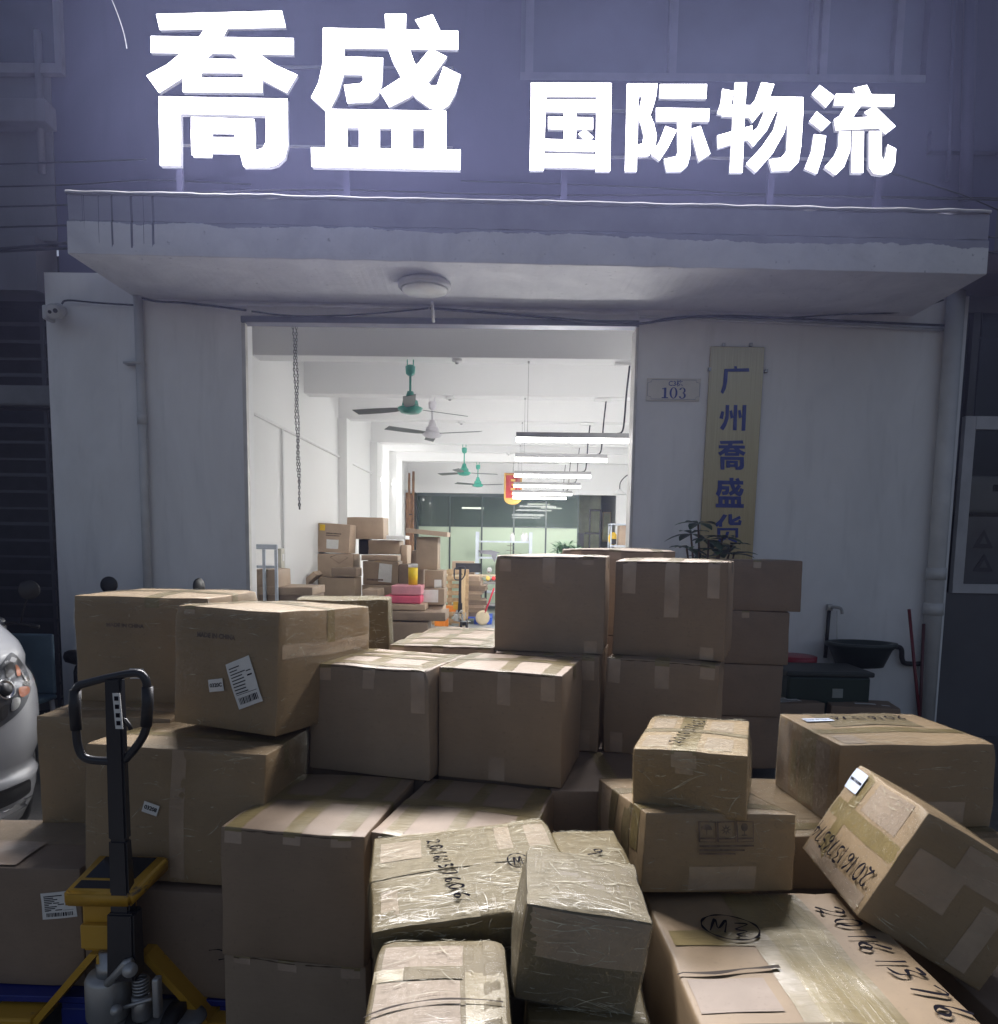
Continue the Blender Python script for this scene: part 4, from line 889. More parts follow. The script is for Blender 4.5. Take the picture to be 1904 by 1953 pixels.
c.folds(.27, .42, .02, .94); c.rect('T', .22, .44, .02, .94, m_tape, .0012, n=20)
c.ink('T', [[(.0, .545), (.08, .54), (.16, .552), (.24, .556)]], .007, m_seam, 'flap_seam', eps=.0028); c.rect('T', .02, .42, .66, .735, m_tape, .0016, n=10); c.rect('T', .015, .19, .40, .525, m_patch, .0018, 'paper_patch'); c.rect('T', .02, .34, .16, .36, m_film, .0030, 'film_sheet', 14)
Carton('case beneath the long foreground box', (.71, -4.93, .002, d2(1.5), 0, 0, .58, .92, .328), m_card2, 72, group='hidden lower tier cases', N=4)
Carton('case beneath the opened flap carton', (-.12, -5.25, .002, d2(2), 0, 0, .26, .42, .602), m_card2, 73, group='hidden lower tier cases', N=4)
c = Carton('dark carton with a marker figure in the gap beneath the silvery wrapped one', (.165, -5.10, .002, d2(-2), 0, 0, .28, .30, .55), m_card2, 74, N=6); c.write('F', '2', .12, .46, .05, 180, .006)
Carton('case beneath the film wrapped front centre carton', (-.06, -4.79, .002, d2(9), 0, 0, .42, .38, .650), m_card2, 75, group='hidden lower tier cases', N=4)
Carton('case beneath the pale wrapped carton with the figure', (.245, -4.52, .002, d2(3), 0, 0, .17, .26, .586), m_card2, 76, group='hidden lower tier cases', N=4)
Carton('case beneath the carton with umbrella marks', (.57, -4.18, .002, d2(0), 0, 0, .42, .22, .60), m_card2, 77, group='hidden lower tier cases', N=4)
Carton('case beneath the low end of the tilted carton', (1.42, -4.45, .002, d2(3), 0, 0, .42, .7, .50), m_card2, 78, group='hidden lower tier cases', N=4)
# ------------------------------------------------------------------ hand pallet truck in the left foreground
TY = -4.36
pt = thing('pallet_truck', 'yellow hand pallet truck with black loop handle standing before the left cartons', 'pallet truck', (V(232, 1860, TY).x, TY, 0))
O = pt.location
def tp(u, v, dy=0): return V(u, v, TY + dy) - O
m_blackpaint = plain('black_handle_paint', (.014, .015, .02), .33, coat=.3)
bm = NB()
loop = [tp(214, 1452), tp(166, 1447), (tp(150, 1425)), tp(145, 1380), tp(143, 1330), tp(150, 1309), tp(170, 1302), tp(215, 1291), tp(258, 1284), tp(275, 1291), tp(281, 1312), tp(282, 1350), tp(278, 1392), tp(262, 1422), tp(238, 1450)]
P = smoothline(loop, 6); tube(bm, P, [.0125] * len(P), 10); link('handle_loop', bm, m_blackpaint, pt, True)
bm = NB(); tube(bm, [tp(144, 1316), tp(143, 1350), tp(146, 1392)], .0165, 12); link('grip', bm, m_black, pt, True); bm = NB(); tube(bm, [tp(281.5, 1310), tp(282, 1345), tp(279, 1385)], .0165, 12); link('grip', bm, m_black, pt, True)
bm = NB()
def bar(bm, a, b, wa, wb, ta, tb):
    ring = []
    for p, wd, t in ((a, wa, ta), (b, wb, tb)):
        ring.append([bm.verts.new(p + Vector((sx_ * wd / 2, sy_ * t / 2, 0))) for sx_, sy_ in ((-1, -1), (1, -1), (1, 1), (-1, 1))])
    for k in range(4): bm.faces.new((ring[0][k], ring[0][(k + 1) % 4], ring[1][(k + 1) % 4], ring[1][k]))
    bm.faces.new(ring[0][::-1]); bm.faces.new(ring[1])
bar(bm, tp(219, 1292), tp(229, 1600), .050, .056, .03, .035); bar(bm, tp(229, 1600), tp(237, 1762), .056, .060, .035, .05); bar(bm, tp(238, 1735, -.004), tp(241, 1862, -.004), .082, .086, .06, .07)
bmesh.ops.bevel(bm, geom=bm.edges[:], offset=.006, segments=2, affect='EDGES'); link('drawbar', bm, m_blackpaint, pt)
stk = NB(); a, b = tp(222, 1322, -.022), tp(228, 1390, -.022); bar(stk, a, b, .022, .022, .003, .003); sk = link('instruction_sticker', stk, m_label, pt)
bm = NB()
for t in (.15, .38, .62, .84):
    p = a.lerp(b, t); bx(bm, p.x - .006, p.x + .006, p.y - .0032, p.y - .002, p.z - .006, p.z + .007)
link('pictogram', bm, m_ink, sk)
bm = NB(); tube(bm, [tp(228, 1372), tp(240, 1374), tp(247, 1384), tp(250, 1392)], [.007, .007, .007, .006], 8); link('release_lever', bm, m_black, pt, True)
# weighing head
hd = thing('indicator_head', None, None); hd.parent = pt
bm = NB()
q4 = [tp(145, 1690, .0), tp(277, 1708, .0), tp(306, 1636, .10), tp(165, 1630, .13)]
q4 = [Vector((-.135, -.055, 0)), Vector((.075, -.055, 0)), Vector((.128, .10, .055)), Vector((-.105, .10, .055))]
base = tp(210, 1696, .0); base.y = .03
up_ = Vector((0, 0, .045))
A = [bm.verts.new(base + p) for p in q4]; B = [bm.verts.new(base + p - Vector((0, 0, .052))) for p in q4]
bm.faces.new(A); bm.faces.new(B[::-1])
for k in range(4): bm.faces.new((A[k], B[k], B[(k + 1) % 4], A[(k + 1) % 4]))
bmesh.ops.bevel(bm, geom=bm.edges[:], offset=.010, segments=3, affect='EDGES'); link('housing', bm, m_yellow, hd, True)
def onhead(s, t): # bilinear on the sloping face
    a = q4[0].lerp(q4[1], s); b = q4[3].lerp(q4[2], s); n = Vector((0, -.33, .94)); return base + a.lerp(b, t) + n * .0012
bm = NB(); bm.faces.new([bm.verts.new(onhead(s, t)) for s, t in ((.14, .36), (.86, .36), (.86, .92), (.14, .92))]); link('screen', bm, plain('dark_screen', (.01, .011, .014), .15), hd)
bm = NB(); bm.faces.new([bm.verts.new(onhead(s, t)) for s, t in ((.12, .10), (.88, .10), (.88, .30), (.12, .30))]); link('key_strip', bm, plain('dark_keys', (.03, .025, .025), .4), hd)
# yellow column behind the drawbar
bm = NB(); p0 = tp(210, 1712, .03); p1 = tp(208, 1812, .03)
bx(bm, p0.x - .085, p0.x + .055, .02, .09, p1.z, p0.z, .008); bx(bm, p0.x - .080, p0.x + .04, -.002, .02, p1.z + .02, p0.z - .075, .004)
bx(bm, p0.x - .04, p0.x + .045, -.0, .09, p1.z - .06, p1.z - .002, .012)
link('column', bm, m_yellow, pt)
# pump, reservoir, linkage
bm = NB(); pc = tp(200, 1880); zb = tp(200, 1945).z; zt_ = tp(200, 1862).z
lathe(bm, [(.060, zb), (.066, zb + .01), (.066, zt_ - .015), (.058, zt_)], 24, Matrix.Translation((pc.x, .02, 0))); link('pump_body', bm, plain('silver_pump_paint', (.42, .42, .41), .35, .5, .1), pt, True)
bm = NB(); lathe(bm, [(.040, zt_), (.040, zt_ + .035), (.030, zt_ + .04), (.030, zt_ + .075)], 20, Matrix.Translation((pc.x + .008, .02, 0))); link('pump_piston', bm, m_steel, pt, True)
bm = NB(); sc2 = tp(270, 1890)
lathe(bm, [(.026, zb + .01), (.03, zb + .015), (.03, zb + .085), (.022, zb + .09)], 18, Matrix.Translation((sc2.x, 0, 0))); link('valve_body', bm, m_steel, pt, True)
bm = NB(); H_ = [(sc2.x + .022 * math.cos(t), .022 * math.sin(t), zb + .09 + .055 * t / (2 * math.pi * 5)) for t in [i * .4 for i in range(79)]]; tube(bm, H_, .005, 6); link('spring', bm, m_steel, pt, True)
bm = NB(); tube(bm, [tp(205, 1876, -.03), tp(228, 1852, -.04), tp(240, 1838, -.045), tp(252, 1834, -.045)], .013, 8); bx(bm, tp(243, 0).x, tp(258, 0).x, -.06, -.03, tp(0, 1912).z, tp(0, 1840).z, .006); cyl(bm, tp(248, 1850, -.07), tp(248, 1850, -.02), .022, n=16); cyl(bm, tp(222, 1927, -.075), tp(222, 1927, -.03), .017, n=14); tube(bm, [tp(225, 1925, -.05), tp(290, 1905, -.05)], .006, 6); link('linkage', bm, plain('pale_linkage', (.45, .45, .44), .35, .5), pt, True)
bm = NB(); lathe(bm, [(.13, zb - .02), (.15, zb - .012), (.15, zb - .004), (.12, zb)], 28, Matrix.Translation((tp(225, 0).x, .03, 0)) @ Matrix.Diagonal((1, .6, 1, 1))); link('base_plate', bm, plain('grey_base_plate', (.25, .26, .27), .45, .3), pt, True)
for sx_ in (-1, 1):
    bm = NB(); cx = tp(225, 0).x + sx_ * .055; lathe(bm, [(.05, -.025), (.09, -.022), (.09, .022), (.05, .025)], 24, Matrix.Translation((cx, .03, .09)) @ Euler((0, R(90), 0)).to_matrix().to_4x4()); link('steer_wheel', bm, m_black, pt, True)
bm = NB(); cx = tp(225, 0).x; bx(bm, cx - .035, cx + .035, .005, .055, .05, zb - .018); link('fork_stem', bm, m_dark, pt)
for sx_, top, bot in ((-1, tp(178, 1820, .06), tp(60, 1958, .06)), (1, tp(272, 1822, .06), tp(398, 1960, .06))):
    bm = NB(); d_ = (bot - top); ex = top + d_ * 1.35
    vs = []
    for p in (top, ex):
        vs.append([bm.verts.new(p + Vector(o_)) for o_ in ((-.014, 0, 0), (.014, 0, 0), (.014, .10, 0), (-.014, .10, 0))])
    for k_ in range(4): bm.faces.new((vs[0][k_], vs[0][(k_ + 1) % 4], vs[1][(k_ + 1) % 4], vs[1][k_]))
    bm.faces.new(vs[0][::-1]); bm.faces.new(vs[1]); link('fork_arm', bm, m_yellow, pt)
    bm = NB(); bx(bm, ex.x - .08, ex.x + .08, .05, 1.15, .055, .105, .008); link('fork', bm, m_yellow, pt)
# pallets under the front left stack
def plastic_pallet(label, x0, x1, y0, y1, mat, name='plastic_pallet'):
    t = thing(name, label, 'pallet', ((x0 + x1) / 2, (y0 + y1) / 2, 0)); w_, d_ = x1 - x0, y1 - y0
    bm = NB(); n = 7
    for i in range(n): y = -d_ / 2 + i * d_ / n; bx(bm, -w_ / 2, w_ / 2, y, y + d_ / n * .82, .118, .14, .003)
    for x in (-w_ / 2, -.045, w_ / 2 - .09): bx(bm, x, x + .09, -d_ / 2 + .001, d_ / 2 - .03, .1, .117)
    link('deck', bm, mat, t)
    for x in (-w_ / 2 + .05, 0, w_ / 2 - .05):
        for y in (-d_ / 2 + .05, 0, d_ / 2 - .05): bm = NB(); bx(bm, x - .05, x + .05, y - .049, y + .049, .022, .1, .004); link('foot', bm, mat, t)
    bm = NB()
    for x in (-w_ / 2 + .05, 0, w_ / 2 - .05): bx(bm, x - .05, x + .05, -d_ / 2, d_ / 2 - .03, 0, .0215, .003)
    link('runner', bm, mat, t); return t
plastic_pallet('dark blue plastic pallet under the bottom left cartons', -1.98, -.84, -4.24, -3.22, m_blue)
# ------------------------------------------------------------------ white car at the left edge
car = thing('parked_car', 'white car with clear headlight nosing in at the left edge', 'car', (-2.22, -2.53, 0))
m_carpaint = Mat('pearl_white_paint'); m_carpaint.set(Base_Color=(.36, .37, .39), Metallic=.1, Roughness=.3, Coat_Weight=.9, Coat_Roughness=.05); m_carpaint = m_carpaint.m
NX = 40; NY = 26
SL_ = [(.20, .10, .06), (.30, .05, .03), (.38, .028, .02), (.42, .022, .018), (.452, .014, .012), (.475, .026, .024), (.493, .036, .032), (.53, .026, .022), (.576, .012, .010), (.63, .003, .002), (.69, 0, 0), (.78, 0, 0), (.855, .003, .003),
       (.90, .010, .010), (.944, .022, .022), (.97, .036, .034), (.99, .043, .040), (1.042, .040, .038), (1.08, .050, .048), (1.113, .064, .06), (1.14, .084, .078), (1.165, .107, .095), (1.193, .138, .115), (1.23, .165, .13), (1.259, .20, .14), (1.29, .30, .15), (1.33, .62, .16), (1.36, .85, .17), (1.55, 1.25, .22), (1.75, 1.7, .30), (1.83, 2.0, .42)]
def plan(fi, si):                     # rounded outline of the body at one height: front inset, side inset; nose at x = 0
    hw = .88 - si; r = .42; L = 4.3; P = []
    def arc(cx, cy, a0, a1, rr, n=12): P.extend([(cx + rr * math.cos(a0 + (a1 - a0) * k / n), cy + rr * math.sin(a0 + (a1 - a0) * k / n)) for k in range(n + 1)])
    for k in range(7): P.append((-fi - .05 * (abs(k - 3) / 3) ** 2, -(hw - r) + 2 * (hw - r) * k / 6))
    arc(-fi - .05 - r, hw - r, 0, math.pi / 2, r)
    for k in range(1, 8): P.append((-fi - .05 - r + (-L + .2 + fi + .05 + r) * k / 8, hw))
    arc(-L + .2, hw - .2, math.pi / 2, math.pi, .2, 5); arc(-L + .2, -(hw - .2), math.pi, 1.5 * math.pi, .2, 5)
    for k in range(1, 8): P.append((-L + .2 + (-fi - .05 - r + L - .2) * k / 8, -hw))
    arc(-fi - .05 - r, -(hw - r), -math.pi / 2, 0, r)
    return P[:-1]
bm = NB(); rows = [[bm.verts.new((x, y, z)) for x, y in plan(fi, si)] for z, fi, si in SL_]
for a, b in zip(rows, rows[1:]):
    n = len(a)
    for k in range(n): bm.faces.new((a[k], a[(k + 1) % n], b[(k + 1) % n], b[k]))
bm.faces.new(rows[0][::-1]); bm.faces.new(rows[-1])
bmesh.ops.remove_doubles(bm, verts=bm.verts, dist=.0005)
car.rotation_euler = (0, 0, R(-40)); car.location = (-2.30, -3.65, 0); bpy.context.view_layer.update()
CM = car.matrix_world.copy()
def umax():
    best = -1e9
    for v in bm.verts:
        p = CM @ v.co - CAM; z = p.dot(FW)
        if z > .3 and .3 < (CM @ v.co).z < 1.0: best = max(best, 952 + 1400 * p.dot(RT) / z)
    return best
for _ in range(6):
    car.location.x += (76 - umax()) / 1400 * 3.1; bpy.context.view_layer.update(); CM = car.matrix_world.copy()
from mathutils.bvhtree import BVHTree
bmesh.ops.recalc_face_normals(bm, faces=bm.faces); hull = BVHTree.FromBMesh(bm); CI = CM.inverted()
link('body', bm, m_carpaint, car, True)
def onhull(u, v):                     # the body surface seen at a pixel: point and outward normal, in the car's own space
    o_ = CI @ CAM; d_ = (CI.to_3x3() @ ray(u, v)).normalized(); h = hull.ray_cast(o_, d_)
    if h[0] is None:
        q = o_ + d_ * ((CI @ V(u, v, car.location.y)) - o_).length; h = hull.find_nearest(q)
    n = h[1] if h[1].dot(d_) < 0 else -h[1]
    return h[0], n
class m_lens: m = film_mat('headlight_lens', .03, .0, .0, (1, 1, 1, 1))
m_chrome = plain('chrome_reflector', (.8, .8, .82), .12, 1.0, .05); m_amber = plain('amber_lamp', (.38, .10, .03), .2, coat=.6)
def inset(poly, off, sub=4):          # a shaped panel lying on the body
    bm = NB(); P = smoothline([(u, v, 0) for u, v in poly], sub, True); c = sum(P, Vector()) / len(P); rings = []
    for f in (1, .7, .35): rings.append([c + (p - c) * f for p in P])
    def vv(p): a, n = onhull(p.x, p.y); return bm.verts.new(a + n * off)
    R_ = [[vv(p) for p in r] for r in rings]; n = len(P); cc = vv(c)
    for a, b in zip(R_, R_[1:]):
        for k in range(n): bm.faces.new((a[k], a[(k + 1) % n], b[(k + 1) % n], b[k]))
    for k in range(n): bm.faces.new((R_[-1][k], R_[-1][(k + 1) % n], cc))
    return bm
MH = Mat('headlight_bowl'); MH.set(Base_Color=(.10, .105, .12), Metallic=.6, Roughness=.28)
HLP = [(-60, 1305), (-25, 1285), (0, 1268), (18, 1246), (30, 1250), (47, 1272), (58, 1302), (56, 1322), (40, 1354), (0, 1387), (-60, 1418)]
hl = link('headlight', inset(HLP, .003), MH.m, car, True)
for poly, m_ in (([(27, 1268), (35, 1274), (38, 1288), (31, 1290)], m_amber), ([(34, 1313), (52, 1310), (53, 1322), (38, 1330)], m_amber), ([(40, 1284), (50, 1286), (55, 1298), (48, 1300)], m_chrome), ([(8, 1272), (22, 1262), (26, 1284), (12, 1294)], m_black), ([(22, 1334), (36, 1332), (34, 1348), (20, 1356)], m_chrome), ([(-40, 1318), (-20, 1304), (-14, 1350), (-38, 1372)], m_black), ([(0, 1350), (14, 1344), (12, 1366), (0, 1374)], m_black), ([(44, 1302), (54, 1303), (53, 1308), (45, 1308)], m_black)):
    link('indicator' if m_ is m_amber else 'reflector', inset(poly, .007, 3), m_, hl, True)
p, n = onhull(8, 1316); bm = NB(); lathe(bm, [(.050, .004), (.048, .016), (.040, .012), (.036, .008), (.018, .020)], 22, Matrix.Translation(p) @ n.to_track_quat('Z', 'Y').to_matrix().to_4x4()); link('projector', bm, m_chrome, hl, True)
p, n = onhull(8, 1316); bm = NB(); lathe(bm, [(.032, .012), (.028, .024), (.012, .028)], 20, Matrix.Translation(p) @ n.to_track_quat('Z', 'Y').to_matrix().to_4x4()); link('projector', bm, m_black, hl, True)
link('lens', inset(HLP, .024), m_lens.m, hl, True)
link('fog_light_recess', inset([(-60, 1522), (0, 1508), (40, 1492), (55, 1486), (58, 1500), (50, 1516), (0, 1542), (-60, 1556)], .004), m_black, car, True)
link('fog_light', inset([(-50, 1528), (0, 1514), (30, 1502), (34, 1512), (0, 1530), (-50, 1544)], .007), m_lens.m, car, True)
link('fog_light_trim', inset([(-60, 1566), (0, 1551), (46, 1526), (60, 1514), (62, 1520), (50, 1534), (0, 1560), (-60, 1575)], .008, 2), m_chrome, car, True)
for s in (.82, 3.35):
    for yy in (-.78, .78):
        bm = NB(); lathe(bm, [(.2, -.09), (.30, -.085), (.315, -.06), (.315, .06), (.30, .085), (.2, .09)], 30, Matrix.Translation((-s, yy, .318)) @ Euler((R(90), 0, 0)).to_matrix().to_4x4()); wh = link('wheel', bm, m_black, car, True)
        bm = NB(); lathe(bm, [(.195, -.095), (.195, .095)], 24, Matrix.Translation((-s, yy, .318)) @ Euler((R(90), 0, 0)).to_matrix().to_4x4()); link('rim', bm, m_steel, wh)
bm = NB(); bx(bm, -3.6, -1.55, -.72, .72, 1.42, 1.70, .05); link('side_glass', bm, m_win, car)
# ------------------------------------------------------------------ scooters behind the left cartons
def scooter(label, x, y, rz, two):
    t = thing('scooter', label, 'scooter', (x, y, 0), rz, 'scooters parked by the left wall')
    for yy in (-.62, .62):
        bm = NB(); lathe(bm, [(.12, -.045), (.19, -.05), (.215, -.03), (.22, 0), (.215, .03), (.19, .05), (.12, .045)], 26, Matrix.Translation((0, yy, .22)) @ Euler((0, R(90), 0)).to_matrix().to_4x4()); link('wheel', bm, m_black, t, True)
    bm = NB(); tube(bm, smoothline([(0, -.62, .22), (0, -.55, .5), (0, -.42, .95), (0, -.40, 1.02)], 5), .03, 10); link('fork', bm, m_dark, t, True)
    bm = NB(); bx(bm, -.16, .16, -.50, -.38, .38, .92, .05); bx(bm, -.13, .13, -.4, .15, .26, .34, .02); bx(bm, -.15, .15, .08, .72, .32, .68, .07); link('fairing', bm, plain('dark_scooter_paint', (.02, .02, .028), .25, coat=.5), t, True)
    bm = NB(); bx(bm, -.14, .14, .02, .70, .68, .78, .04); link('seat', bm, m_black, t, True)
    bm = NB(); tube(bm, smoothline([(-.37, -.30, 1.03), (-.2, -.38, 1.05), (0, -.41, 1.03), (.2, -.38, 1.05), (.37, -.30, 1.03)], 5), .014, 8); link('handlebar', bm, m_dark, t, True)
    bm = NB(); bx(bm, -.10, .10, -.49, -.40, .93, 1.08, .03); link('headlamp', bm, m_steel, t, True)
    for sx_ in (-1, 1):
        bm = NB(); tube(bm, smoothline([(sx_ * .25, -.37, 1.05), (sx_ * .30, -.36, 1.16), (sx_ * .345, -.34, 1.26)], 5), .007, 6); st = link('mirror_stem', bm, m_dark, t, True)
        d_ = Vector((.1 if sx_ < 0 else .95, -1 if sx_ < 0 else -.25, .05))
        bm = NB(); lathe(bm, [(.03, -.012), (.062, -.008), (.066, .004), (.060, .010)], 22, Matrix.Translation((sx_ * .35, -.34, 1.285)) @ d_.to_track_quat('Z', 'Y').to_matrix().to_4x4()); link('mirror', bm, m_black, st, True)
    return t
scooter('dark scooter whose round mirrors rise above the far left carton', -2.75, -.52, 0, True)
scooter('dark scooter in shadow between the white car and the far left carton', -3.15, -1.05, R(-38), True).location.x = -3.35
stl = thing('plastic_stool', 'pale blue plastic stool back in the shadow above the car', 'stool', (V(36, 1230, -1.2).x, -1.2, 0))
bm = NB(); bx(bm, -.17, .17, -.16, .16, .42, .46, .015); link('seat', bm, plain('pale_blue_plastic', (.10, .16, .21), .4), stl)
for sx_ in (-1, 1):
    for sy_ in (-1, 1): bm = NB(); cyl(bm, (sx_ * .14, sy_ * .13, .42), (sx_ * .17, sy_ * .16, 0), .018); link('leg', bm, m_pvc, stl, True)
bm = NB(); bx(bm, -.17, .17, .13, .16, .46, .92, .014); link('backrest', bm, plain('pale_blue_plastic_back', (.12, .19, .25), .4), stl)
# ------------------------------------------------------------------ right wall: sink, tap pipe, crate, brooms, red basin
m_stone = plain('dark_green_basin', (.022, .034, .032), .4)
sk = thing('wall_sink', 'dark utility sink with waste pipe fixed low on the right wall', 'sink', V(1620, 1235, -.02))
bm = NB()
prof = [(.235, .06), (.23, .075), (.205, .075), (.20, .05), (.16, -.09), (.05, -.12)]; lathe(bm, [(.04, -.15), (.17, -.13), (.225, .02), (.26, .05), (.26, .075), (.22, .075), (.19, .02), (.14, -.09), (.02, -.11)], 26, Matrix.Translation((0, -.21, 0)) @ Matrix.Diagonal((1.15, .8, 1, 1))); link('basin', bm, m_stone, sk, True)
bm = NB(); tube(bm, smoothline([(.25, -.03, .03), (.38, -.03, .02), (.44, -.03, .0), (.455, -.03, -.09), (.50, -.03, -.13), (.70, -.03, -.125)], 5), .022, 8); link('waste_pipe', bm, m_dark, sk, True)
tp2 = thing('water_tap', 'old wall tap on a standing pipe above the sink', 'tap', V(1582, 1160, -.03))
bm = NB(); cyl(bm, (0, 0, 0), (-.01, 0, -.44), .016); link('pipe', bm, m_dark, tp2, True)
bm = NB(); tube(bm, smoothline([(0, 0, .0), (.02, -.05, .015), (.06, -.09, .005), (.07, -.10, -.04)], 5), .013, 8); bx(bm, -.025, .02, -.03, .01, -.02, .035, .006); link('spout', bm, m_steel, tp2, True)
bm = NB(); tube(bm, [(.06, -.02, -.02), (.085, -.02, -.42)], .006, 6); link('hose', bm, m_pvc, tp2, True)
cr = thing('storage_crate', 'dark green lidded plastic crate beside the wall sink', 'crate', (V(1560, 1300, -.72).x, -.72, .0))
m_green = plain('dark_green_plastic', (.010, .030, .024), .4)
ztop = V(1560, 1272, -.72).z
bm = NB(); bx(bm, -.32, .31, -.22, .2, .25, ztop - .04, .02); link('body', bm, m_green, cr)
bm = NB(); bx(bm, -.34, .33, -.24, .22, ztop - .039, ztop, .012); link('lid', bm, plain('grey_green_lid', (.028, .036, .034), .5), cr)
bm = NB(); bx(bm, .02, .10, -.226, -.2205, ztop - .20, ztop - .13); link('sticker', bm, plain('dim_sticker', (.25, .28, .27), .5), cr)
bm = NB()
bx(bm, -.3, .3, -.2, .19, .0, .248, .01); link('stand', bm, m_dark, cr)
rb = thing('red_basin', 'red plastic basin half hidden behind the dim carton stack', 'basin', (V(1518, 1248, -.32).x, -.32, 0))
zc = V(1518, 1262, -.32).z
bm = NB(); lathe(bm, [(.12, zc - .06), (.17, zc), (.17, zc + .05), (.155, zc + .055)], 24); link('bowl', bm, plain('red_plastic', (.30, .015, .03), .35), rb, True)
bm = NB(); lathe(bm, [(.14, 0), (.12, zc - .062)], 14); link('stand', bm, m_dark, rb, True)
for nm, u0, u1, y0, m_, lab in (('broom', 1734, 1752, -.10, plain('red_broom_stick', (.16, .02, .03), .4), 'dark red broom stick leaning left of the fat downpipe'), ('mop', 1762, 1750, -.13, plain('maroon_mop_stick', (.09, .03, .035), .5), 'thin maroon mop stick leaning close against the fat downpipe')):
    b_ = V(u1, 1440, -.34); a_ = V(u0, 1162 if nm == 'broom' else 1190, y0); t = thing(nm, lab, nm, (b_.x, b_.y, 0))
    bm = NB(); tube(bm, [a_ - t.location, Vector((0, 0, .14))], .013, 8); link('stick', bm, m_, t, True)
    bm = NB()
    for k_ in range(26): x = -.11 + .22 * k_ / 25; tube(bm, [(x * .5, 0, .15), (x, random.uniform(-.03, .03), .005)], .008, 4)
    link('head', bm, m_dark, t)
# ------------------------------------------------------------------ plants
def leaf(bm, base, dirv, L, W, nrm):
    dirv = dirv.normalized(); s = dirv.cross(nrm).normalized(); n = s.cross(dirv)
    prof = ((0, .02), (.2, .55), (.45, 1), (.7, .8), (.9, .35), (1, .02)); prev = None
    for t, k_ in prof:
        c = base + dirv * L * t - Vector((0, 0, 1)) * L * .28 * t * t; cur = (bm.verts.new(c + s * W * k_ / 2 + n * W * .10 * k_), bm.verts.new(c), bm.verts.new(c - s * W * k_ / 2 + n * W * .10 * k_))
        if prev: bm.faces.new((prev[0], prev[1], cur[1], cur[0])); bm.faces.new((prev[1], prev[2], cur[2], cur[1]))
        prev = cur
m_leaf = plain('dark_leaf', (.03, .075, .035), .4, var=.35, scale=5); m_stem = plain('brown_stem', (.12, .08, .05), .7); m_pot = plain('dark_pot', (.05, .05, .055), .5)
pm = thing('potted_money_tree', 'dark leafy potted plant in front of the brass name board', 'potted plant', (V(1345, 1100, -.75).x, -.75, 0))
def pmp(u, v, dy=0): return V(u, v, -.75 + dy) - pm.location
bm = NB(); lathe(bm, [(.15, 0), (.21, .36), (.23, .38), (.23, .42), (.2, .42), (.19, .38)], 26); link('pot', bm, m_pot, pm, True)
bm = NB(); tips = [pmp(1332, 998), pmp(1318, 1018, .1), pmp(1352, 1030, -.1), pmp(1378, 1026, .05), pmp(1395, 1040, .1), pmp(1310, 1046, -.05), pmp(1370, 1050, -.15), pmp(1400, 1058, 0), pmp(1350, 1062, .1)]
for tpt in tips: tube(bm, smoothline([(0, 0, .4), (tpt.x * .3, tpt.y * .4, tpt.z * .6), tpt], 5), .008, 6)
link('stem', bm, m_stem, pm, True)
bm = NB(); rl = random.Random(5)
for i, tpt in enumerate(tips):
    n = 5 if i < 2 else 6
    for k_ in range(n):
        a = 2 * math.pi * k_ / n + rl.random(); dv = Vector((math.cos(a), math.sin(a) * .8, rl.uniform(-.15, .35)))
        leaf(bm, tpt, dv, rl.uniform(.15, .21), rl.uniform(.075, .10), Vector((0, 0, 1)))
link('foliage', bm, m_leaf, pm)
# ================================================================== inside the hall
m_tube = glow('lit_tube', (1, .985, .95), TUBE); m_house = plain('grey_tube_housing', (.30, .30, .30), .4)
ends = [((985, 835), (1203, 835)), ((983, 873), (1158, 874)), ((981, 905), (1127, 906)), ((980, 925), (1107, 927)), ((978, 940), (1091, 942)), ((978, 948), (1080, 951))]
tl_ = ['nearest and longest lit pendant tube, ending at the right door jamb', 'second pendant tube back from the doorway', 'third pendant tube back from the doorway', 'fourth pendant tube, with the red pennant at its left end', 'fifth pendant tube back, second from the glass partition', 'farthest pendant tube just above the glass partition']
for i, ((a, b), y) in enumerate(zip(ends, BEAMS)):
    y += .12; p, q_ = V(*a, y), V(*b, y); L = q_.x - p.x
    t = thing('pendant_tube_light', tl_[i], 'lamp', ((p.x + q_.x) / 2, y, p.z), group='pendant tube lights down the hall'); h_ = L / 2
    bm = NB(); tube(bm, [(-h_, 0, -.012), (h_, 0, -.012)], .028, 12); link('lit_tube', bm, m_tube, t, True)
    bm = NB(); bx(bm, -h_ - .002, h_ + .002, -.033, .033, .004, .055, .004); link('housing', bm, m_house, t)
    top = 3.45 - p.z
    bm = NB(); tube(bm, [(-h_ + .11, 0, .05), (-h_ + .11, 0, top)], .0025, 5); bx(bm, -h_ + .10, -h_ + .12, -.01, .01, top - .02, top); link('wire', bm, m_steel, t)
    bm = NB(); tube(bm, smoothline([(h_ - .14, 0, .05), (h_ - .09, 0, .07), (h_ - .07, 0, .16), (h_ - .055, 0, top * .6), (h_ - .03, 0, top)], 5), .010 if i < 3 else .008, 6); link('power_cable', bm, m_cable, t, True)
    bm = NB(); bx(bm, h_ - .18, h_ + .02, -.03, .03, top - .03, top - .001, .003); link('ceiling_box', bm, m_in, t)
for nm, u, v, lab in (('a', 722, 911, 'left one of the two glowing wall tubes on the far left wall'), ('b', 749, 923, 'right one of the two glowing wall tubes on the far left wall')):
    p = VX(u, v, XL + .06); t = thing('wall_tube_light', lab, 'lamp', p, group='wall tube lights on the left wall')
    bm = NB(); tube(bm, [(0, 0, 0), (0, .75, -.01)], .028, 10); link('lit_tube', bm, glow('lit_wall_tube', (1, .985, .96), TUBE * .4), t, True)
    bm = NB(); bx(bm, -.058, -.03, -.03, .78, -.03, .035, .004); link('housing', bm, m_in, t)
